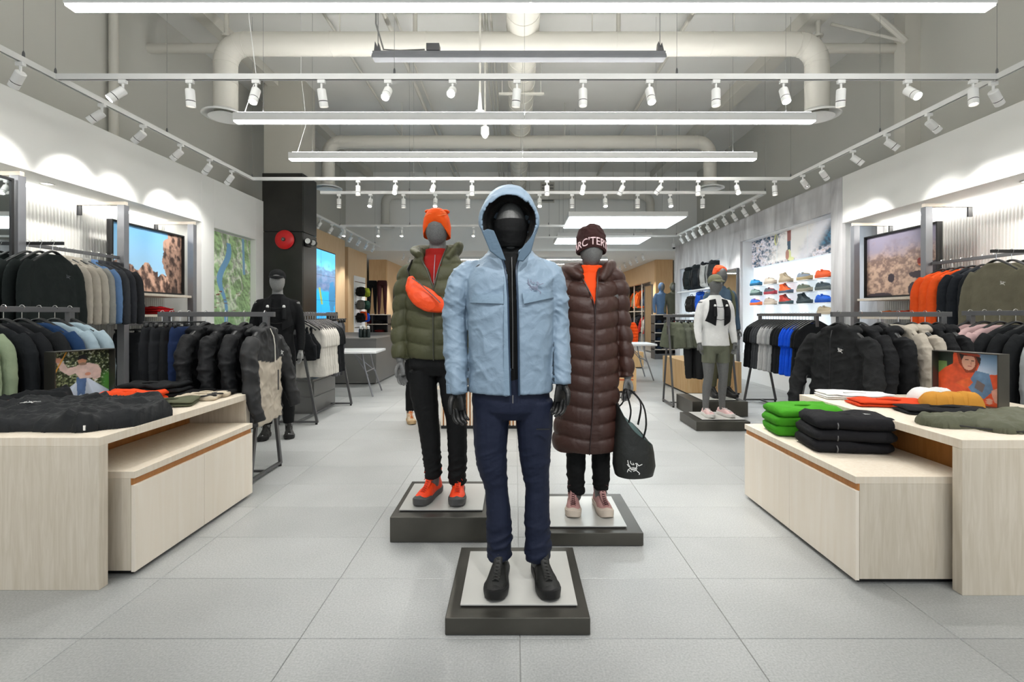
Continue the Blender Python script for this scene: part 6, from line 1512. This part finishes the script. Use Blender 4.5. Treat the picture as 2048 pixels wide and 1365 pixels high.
folded('olive green folded trousers on the aisle edge of the left table', 'folded clothing', (-2.24, 3.12, zt), (.27, .20, .035), '#5c5f4b', .35, 2, 7, name='folded_trousers')
m_bei = fab('#c7bba6', .8, name='cloth_beige')
for i in range(3):
    o = folded('beige folded shorts with black trim, %s from the olive trousers' % ORD[i], 'folded clothing', (-2.20, 3.265+i*.075, zt), (.26, .065, .03), '', .2, 1, 20+i, name='folded_shorts', group='beige folded shorts on the left table', gm=m_bei)
    MB().tube(smooth_path([(.05, -.03, .033), (.12, -.01, .036), (.13, .02, .03), (.06, .03, .033)], 10), .006, 6).build('trim_loop', m_black, o, smooth=True)
folded('flat black folded leggings on the far aisle corner of the left table', 'folded clothing', (-2.25, 3.52, zt), (.34, .12, .03), '#131415', .1, 1, 9, name='folded_leggings')
# right table
folded('white folded T-shirts at the far corner of the right table', 'folded clothing', (2.40, 3.38, zt), (.44, .20, .035), '#e8e8e6', -.15, 3, 10, name='folded_shirts')
folded('red-orange folded trousers between the white and black ones on the right table', 'folded clothing', (2.42, 3.10, zt), (.42, .20, .035), '#d1431c', -.2, 2, 11, name='folded_trousers')
folded('black folded trousers with a white print in the middle of the right table', 'folded clothing', (2.56, 2.85, zt), (.46, .20, .035), '#1a1b1e', -.2, 2, 12, name='folded_trousers', logo=m_logog)
o = laid('olive shell trousers spread over the near end of the right table', 'trousers', (2.78, 2.52, zt), -.05, [((-.50, .02), (.45, .10), .11, .13), ((-.30, -.08), (.50, -.06), .11, .15), ((-.1, .14), (.45, .16), .10, .12)], '#5b5d4c', .045, 15, (-.66, .62, -.26, .32), name='laid_trousers')
MB().tube(smooth_path([(-.56, -.02, .02), (-.35, -.16, .012), (-.05, -.205, .012), (.25, -.22, .02)], 16), .004, 6).build('side_zip', m_black, o, smooth=True)
# caps
CAPM = {}
def cap(loc, rz, col, lab, group=None):
    if 'c' not in CAPM:
        mb = MB(); R = []
        for t_ in np.linspace(0, 1, 9):
            z = .105*math.sin(t_*PI/2*.97); r = math.cos(t_*PI/2*.97)**.55
            R.append([(.083*r*math.cos(a), .10*r*math.sin(a), z*(1+.0*math.sin(a))) for a in np.linspace(0, 2*PI, 30, endpoint=False)])
        mb.rings(R); me = mb.mesh('cap'); displace(me, lambda p, n: (ridge(p*[12, 12, 12], 4, 2)-.5)*.012); CAPM['c'] = me
        br = MB(); R = []
        for yy, w in ((-.075, .074), (-.10, .078), (-.13, .072), (-.155, .05), (-.165, .02)): R.append([(w*math.cos(a), yy, .012+.006*math.sin(a)-.10*(-.075-yy)**1*.3) for a in np.linspace(0, 2*PI, 18, endpoint=False)])
        br.rings(R); CAPM['b'] = br.mesh('brim'); sb = MB(); 
        for k in range(5): 
            a = k*2*PI/5+.3; sb.tube([(.083*math.cos(a)*math.cos(t_*PI/2*.97)**.55, .1*math.sin(a)*math.cos(t_*PI/2*.97)**.55, .106*math.sin(t_*PI/2*.97)+.001) for t_ in np.linspace(.1, .95, 8)], .0018, 5)
        CAPM['s'] = sb.mesh('seam')
    m = fab(col, .8); o = inst('cap', CAPM['c'], m, None, loc, (0, 0, rz)); tag(o, lab, 'cap', group); inst('brim', CAPM['b'], m, o); stuff(inst('stitching', CAPM['s'], m, o)); return o
cap((2.70, 3.16, zt), -1.1, '#e6e6e4', 'white cap behind the mustard caps on the right table'); cap((2.78, 3.13, zt+.004), -1.1, '#dfdfdd', 'second white cap tucked behind the first on the right table')
for i, x in enumerate((2.62, 2.71, 2.79)): cap((x, 2.975-.012*i, zt+.003*i), -1.15, '#c48a35', 'mustard yellow cap, %s of the three on the right table' % ['leftmost', 'middle', 'rightmost'][i], 'mustard caps on the right table')
# lower right cabinet: stacks
for k in range(3): folded('grass green folded fleece, %s of its stack of three' % ['bottom', 'middle', 'top'][k], 'folded clothing', (1.915+.01*k, 3.20, .5332+.062*k), (.40, .28, .058), '#3f8f1c', -.18+.04*k, 1, 30+k, group='green folded fleeces on the right cabinet', name='folded_fleece')
for k in range(3):
    o = folded('black folded zip top, %s of its stack of three' % ['bottom', 'middle', 'top'][k], 'folded clothing', (1.95+.008*k, 2.84, .5332+.066*k), (.42, .30, .062), '#1b1b1e', -.15-.03*k, 1, 40+k, group='black folded zip tops on the right cabinet', logo=m_logo if k == 2 else None, name='folded_zip_top')
    MB().tube(smooth_path([(-.10, -.152, .01), (-.10, -.156, .035), (-.10, -.12, .064)], 8), .004, 6).build('zipper', m_dgrey, o, smooth=True)
# navy cloth over the slatted bench
o = laid('navy garment lying over the left end of the slatted bench', 'folded clothing', (-.72, 5.75, .492), 0, [((-.05, -.1), (.08, .1), .12, .12)], '#1d2f3f', .09, 55, (-.25, .25, -.3, .3), name='folded_jacket')
# ------------------------------------------------------------------ shoes on the lit wall
SH = {}
def wall_shoe(loc, hi, cu, cs, lab):
    if hi not in SH:
        o = boot(None, loc, 0, mat('su_'+cu, cu, .6), mat('ss_'+cs, cs, .6), mat('sl_'+cs, cs, .7), L=.28, high=.14 if hi else .1, name='hiking_boot' if hi else 'trail_shoe', low=not hi); SH[hi] = o
    else: o, _ = dup(SH[hi], loc, 0)
    mu, ms = mat('su_'+cu, cu, .6), mat('ss_'+cs, cs, .6)
    for q in [o]+list(o.children):
        nm = q.name.split('.')[0]; sl = q.material_slots[0]; sl.link = 'OBJECT'; sl.material = mu if (q == o or nm == 'tongue') else ms
    o.rotation_euler = (0, 0, .12); o.scale = (1.1, 1.15, 1.35 if not hi else 1.15); tag(o, lab, 'shoe', 'shoes on the lit wall')
    led = MB().box(loc[0]-.05, 4.98, loc[1]-.20, loc[1]+.08, loc[2]-.012, loc[2]-.001).build('ledge', m_nw, wc)
cn = ['farthest', 'second', 'third', 'fourth', 'nearest']
SHC = [[(0, '#1d8fd0', '#1a5c7e'), (0, '#c9bfb2', '#b5aa9c'), (1, '#b9a98f', '#a6967d'), (0, '#8b98a8', '#b9a67e'), (0, '#f0642c', '#e25a24')],
       [(0, '#7f9690', '#3f5557'), (0, '#4b4f58', '#a83a48'), (1, '#f0641f', '#4e5d72'), (0, '#5d6a5a', '#a49f8c'), (0, '#35454f', '#5f6a6c')],
       [(0, '#1f5fd0', '#e8713a'), (0, '#b9ab9c', '#cfc4b5'), (1, '#c33a2c', '#3f565c'), (1, '#27383f', '#35474d'), (0, '#1464d8', '#1258c0')]]
for r_, (zz, word) in enumerate(((1.91, 'top'), (1.715, 'middle'), (1.52, 'bottom'))):
    for c_, yy in enumerate((9.66, 9.12, 8.60, 8.05, 7.55)):
        hi, cu, cs = SHC[r_][c_]
        wall_shoe((4.84, yy, zz), hi, cu, cs, '%s on the lit wall, %s row, %s column' % ('boot' if hi else 'shoe', word, cn[c_]))
wall_shoe((4.84, 7.50, 1.335), 0, '#b7a88c', '#cbbfa8', 'tan shoe below the three rows on the lit wall')
# ------------------------------------------------------------------ backpack niche
def backpack(loc, w, h, col, lab, c2='#1a1b1d', rz=0):
    t = thing('backpack', lab, 'backpack', loc, rz); m = fab(col, .65, 'shell'); mb = MB()
    mb.rings([sup(w*a, .11*b, 22, .7, 0, 0, h*z) for z, a, b in ((0, .30, .6), (.03, .44, .9), (.2, .5, 1.1), (.55, .5, 1.05), (.85, .46, .9), (.97, .36, .7), (1., .2, .4))])
    inst('pack_body', fuse(mb, .012, 2, lambda p, n: (ridge(p*[9, 9, 9], int(loc[1]*10), 2)-.5)*.022), m, t)
    MB().ell((0, -.09, h*.35), (w*.33, .06, h*.22), 14, 8).build('front_pocket', m, t, smooth='all'); MB().ell((0, -.01, h*.98), (w*.42, .11, h*.12), 14, 8).build('lid', fab(c2, .7, 'shell'), t, smooth='all')
    for s in (-1, 1): MB().tube([(s*w*.3, -.12, h*.15), (s*w*.3, -.15, h*.5), (s*w*.28, -.11, h*.85)], [(.012, .004)]*3, 6, up=(0, -1, 0)).build('strap', m_black, t)
    MB().tube(smooth_path([(-.04, 0, h), (-.03, 0, h+.07), (.03, 0, h+.07), (.04, 0, h)], 8), .007, 6).build('grab_loop', m_black, t, smooth=True)
q = -PI/2+.5
for (yy, zz, w, h, c, c2, lab) in ((13.05, 2.02, .36, .56, '#22292a', '#1c2022', 'black backpack at the far end of the upper niche shelf'), (12.45, 1.98, .38, .62, '#1d2226', '#2a3033', 'large black backpack second on the upper niche shelf'), (11.95, 2.02, .30, .60, '#c9c8c4', '#20242a', 'white and black backpack on the upper niche shelf'), (11.40, 2.0, .34, .60, '#23292c', '#2b3135', 'dark backpack nearest on the upper niche shelf'),
                                   (12.9, 1.40, .34, .40, '#22211f', '#34302a', 'small dark harness pack far on the lower niche shelf'), (12.25, 1.38, .32, .50, '#1a5fd6', '#1650b8', 'bright blue backpack on the lower niche shelf'), (11.7, 1.40, .34, .46, '#b8383a', '#2a3c44', 'red and slate backpack on the lower niche shelf'), (11.2, 1.40, .30, .42, '#27485a', '#22333f', 'slate blue backpack nearest on the lower niche shelf')):
    backpack((4.78, yy, zz), w, h, c, lab, c2, q)
for zz, lab in ((1.975, 'upper shelf of the backpack niche'), (1.36, 'lower shelf of the backpack niche'), (1.0, 'lowest shelf of the backpack niche')): tag(MB().box(4.62, 4.98, 10.96, 13.59, zz-.03, zz).build('niche_shelf', m_nw), 'white '+lab, 'shelf')
t = thing('niche_screen', 'small dark blue screen beside the backpacks in the niche', 'screen', (4.90, 13.45, 1.99)); MB().box(0, .03, -.28, .1, 0, .5).build('bezel', m_black, t)
board('screen', (-.002, .09, .01), (0, -.36, 0), (0, 0, .48), 30, 30, lambda u, v: mixc(full('#0c1a2c', len(u)), full('#2a63a0', len(u)), ss(.3, .0, np.abs(u-.6))), t, .3, .6)
# ------------------------------------------------------------------ torso forms, leg forms
def torso_form(loc, col, lab, rz=0, hood=True):
    t = thing('torso_form', lab, 'display form', loc, rz)
    if 'tf' not in GEOM:
        mb = MB(); mb.rings([sup(h, q, 24, .85, 0, 0, z) for z, h, q in ((.0, .15, .10), (.15, .14, .10), (.35, .17, .12), (.50, .20, .12), (.60, .19, .10), (.65, .08, .07), (.70, .06, .065))])
        mb.ell((0, 0, .82), (.095, .11, .14), 20, 12)
        for s in (-1, 1): stube(mb, [(s*.15, 0, .60), (s*.22, 0, .45), (s*.24, 0, .25), (s*.235, -.04, .04)], [.06, .055, .048, .04], n=12, m=10)
        GEOM['tf'] = fuse(mb, .012, 3, jdisp(97, .006))
    inst('hooded_top', GEOM['tf'], fab(col, .85), t); MB().ell((0, -.045, .81), (.07, .08, .11), 16, 10).build('form_head', m_man, t, smooth='all')
torso_form((4.42, 14.4, 1.345), '#5c7593', 'torso form in a blue hooded top on the low shelf unit', .2); torso_form((4.74, 14.32, 1.345), '#5a594b', 'torso form in an olive hooded top on the low shelf unit', -.1); torso_form((5.0, 14.45, 1.345), '#2a2b2c', 'torso form in a black top at the right end of the low shelf unit')
def leg_form(loc, col, lab, L=.95):
    t = thing('leg_form', lab, 'display form', loc, .3); mb = MB()
    for s in (-1, 1): stube(mb, [(s*.08, 0, L), (s*.09, -.02, L*.55), (s*.09, .02, L*.3), (s*.10, .0, .05), (s*.10, -.10, .02)], [.085, .06, .05, .035, .025], n=12, m=14)
    mb.rings([sup(.15, .11, 18, .85, 0, 0, L-.03), sup(.16, .12, 18, .85, 0, 0, L+.05), sup(.14, .10, 18, .85, 0, 0, L+.12)])
    inst('leggings', fuse(mb, .012, 2), fab(col, .85), t); MB().lathe([(.06, 0), (.06, .01)], 16).build('base', m_head, t)
leg_form((-4.55, 15.2, 1.345), '#1c1d1f', 'black legging form, left of the maroon one'); leg_form((-4.22, 15.15, 1.345), '#3c1f22', 'maroon legging form on the far left shelf unit')
for x, c, l in ((-4.86, '#55565a', 'grey sock form at the left end of the far left shelf unit'), (-4.72, '#3a3b3e', 'charcoal sock form beside the black leggings')):
    t = thing('sock_form', l, 'display form', (x, 15.1, 1.345)); MB().tube(smooth_path([(0, 0, .5), (0, 0, .2), (0, .01, .08), (0, -.05, .03), (0, -.14, .025)], 14), lerp_list([.055, .04, .035, .036, .02], 14), 12).build('sock', fab(c), t, smooth=True); MB().box(-.06, .06, -.06, .06, 0, .008).build('base', m_head, t)
# goods on pegs on the white panel
t = thing('peg_panel', 'white slotted peg panel with rails, on the wood clad left wall', 'display panel', (-4.58, 14.1, .9))
for k in range(5): MB().box(0, .015, -.48, .48, .05+k*.33, .07+k*.33).build('peg_rail', m_chrome, t)
rn = random.Random(3)
for (yy, zz, r, c, lab) in ((13.75, 2.0, .16, '#1b1d1c', 'bundle of black gloves on the top peg row'), (14.2, 2.0, .15, '#8c9a25', 'bundle of lime green gloves on the top peg row'), (13.75, 1.62, .15, '#6a6c68', 'bundle of grey gloves on the middle peg row'), (14.2, 1.62, .14, '#26463a', 'dark green bundle on the middle peg row'), (13.75, 1.25, .15, '#17181a', 'bundle of black mitts on the lower peg row'), (14.25, 1.25, .13, '#1c50c8', 'small blue bundle on the lower peg row'), (14.0, 1.30, .10, '#e2501c', 'small orange bundle on the lower peg row')):
    mb = MB()
    for k in range(5): stube(mb, [(.03+.03*k, rn.uniform(-.02, .02), .12), (.03+.03*k, rn.uniform(-.04, .04), 0), (.03+.03*k, rn.uniform(-.07, .07), -.12)], [r*.28, r*.5, r*.38], n=10, m=6)
    o = inst('glove_bundle', fuse(mb, .012, 1, lambda p, n: (fbm(p*22, 4)-.5)*.02), fab(c), None, (-4.54, yy, zz)); tag(o, lab, 'gloves')
# counter goods
for k in range(6):
    t = thing('drink_bottle', 'black bottle with a white lid on the checkout counter, %s of the %s row' % (['left', 'middle', 'right'][k % 3], ['front', 'back'][k//3]), 'bottle', (-3.02+.075*(k % 3)-.1*(k//3)*.4, 9.35+.09*(k//3), .879), group='bottles on the checkout counter')
    MB().lathe([(.030, 0), (.033, .01), (.033, .15), (.02, .175)], 14).build('bottle_body', mat('bottle_dark', '#1d2a28', .4), t, smooth=True); MB().lathe([(.022, .17), (.024, .18), (.024, .22), (.01, .23)], 14).build('lid', m_head, t, smooth=True)
t = thing('register_screen', 'black register screen on the checkout counter', 'screen', (-3.72, 9.7, .879), .3)
MB().box(-.11, .11, -.02, .02, .18, .50).build('display', m_black, t, bev=.01); MB().box(-.02, .02, -.01, .02, .02, .2).build('neck', m_dgrey, t); MB().box(-.09, .09, -.08, .08, 0, .02).build('base', m_dgrey, t)
t = thing('drawer_unit', 'dark grey two-drawer unit under the left aisle rack', 'drawers', (-3.0, 6.75, 0)); MB().box(-.30, .30, -.38, .4, 0, .46).build('carcass', m_ctr, t)
for k in range(2): MB().box(-.29, .29, -.395, -.38, .03+k*.21, .22+k*.21).build('drawer', m_ctr, t); MB().box(.30, .312, -.37, .38, .03+k*.21, .22+k*.21).build('side_panel', m_ctr, t)
# small goods on shelves
folded('tan folded tops on the lower shelf beneath the mountain print', 'folded clothing', (-4.62, 5.62, 1.331), (.30, .28, .10), '#b08a63', .1, 3, 60); folded('red folded tops beside the tan ones on the lower left shelf', 'folded clothing', (-4.62, 6.12, 1.331), (.30, .30, .08), '#b3161c', .0, 3, 61)
for k, (yy, c) in enumerate(((5.72, '#d8d8d5'), (6.0, '#c8442a'), (6.3, '#e8701f'))): folded('%s folded cap pile on the lower right shelf' % ['white', 'red', 'orange'][k], 'folded clothing', (4.92, yy, 1.301), (.18, .18, .06), c, 0, 2, 70+k, name='folded_hats')
for r_, zz in enumerate((.30, .55, .80, 1.07)):
    for k, (xx, c, w) in enumerate(((4.32, '#1f2a3a', 'navy'), (4.56, '#7a8088', 'grey'), (4.85, '#8c2f2a', 'dull red'))):
        cap((xx, 14.36, zz+.001), .2, c, '%s cap on the low shelf unit, shelf %s from the floor' % (w, ['lowest', 'second', 'third', 'fourth'][r_]), 'caps on the low shelf unit')
for r_, zz in enumerate((.42, .74, 1.04)):
    for k, xx in enumerate((-4.7, -4.3)): folded('%s folded top on the far left shelf unit, %s shelf, %s side' % (['dark red', 'black'][(k+r_) % 2], ['lowest', 'middle', 'upper'][r_], ['left', 'right'][k]), 'folded clothing', (xx, 15.2, zz+.001), (.26, .26, .09), ['#6a1f20', '#1b1c1e'][(k+r_) % 2], 0, 2, 80+k+r_*3)
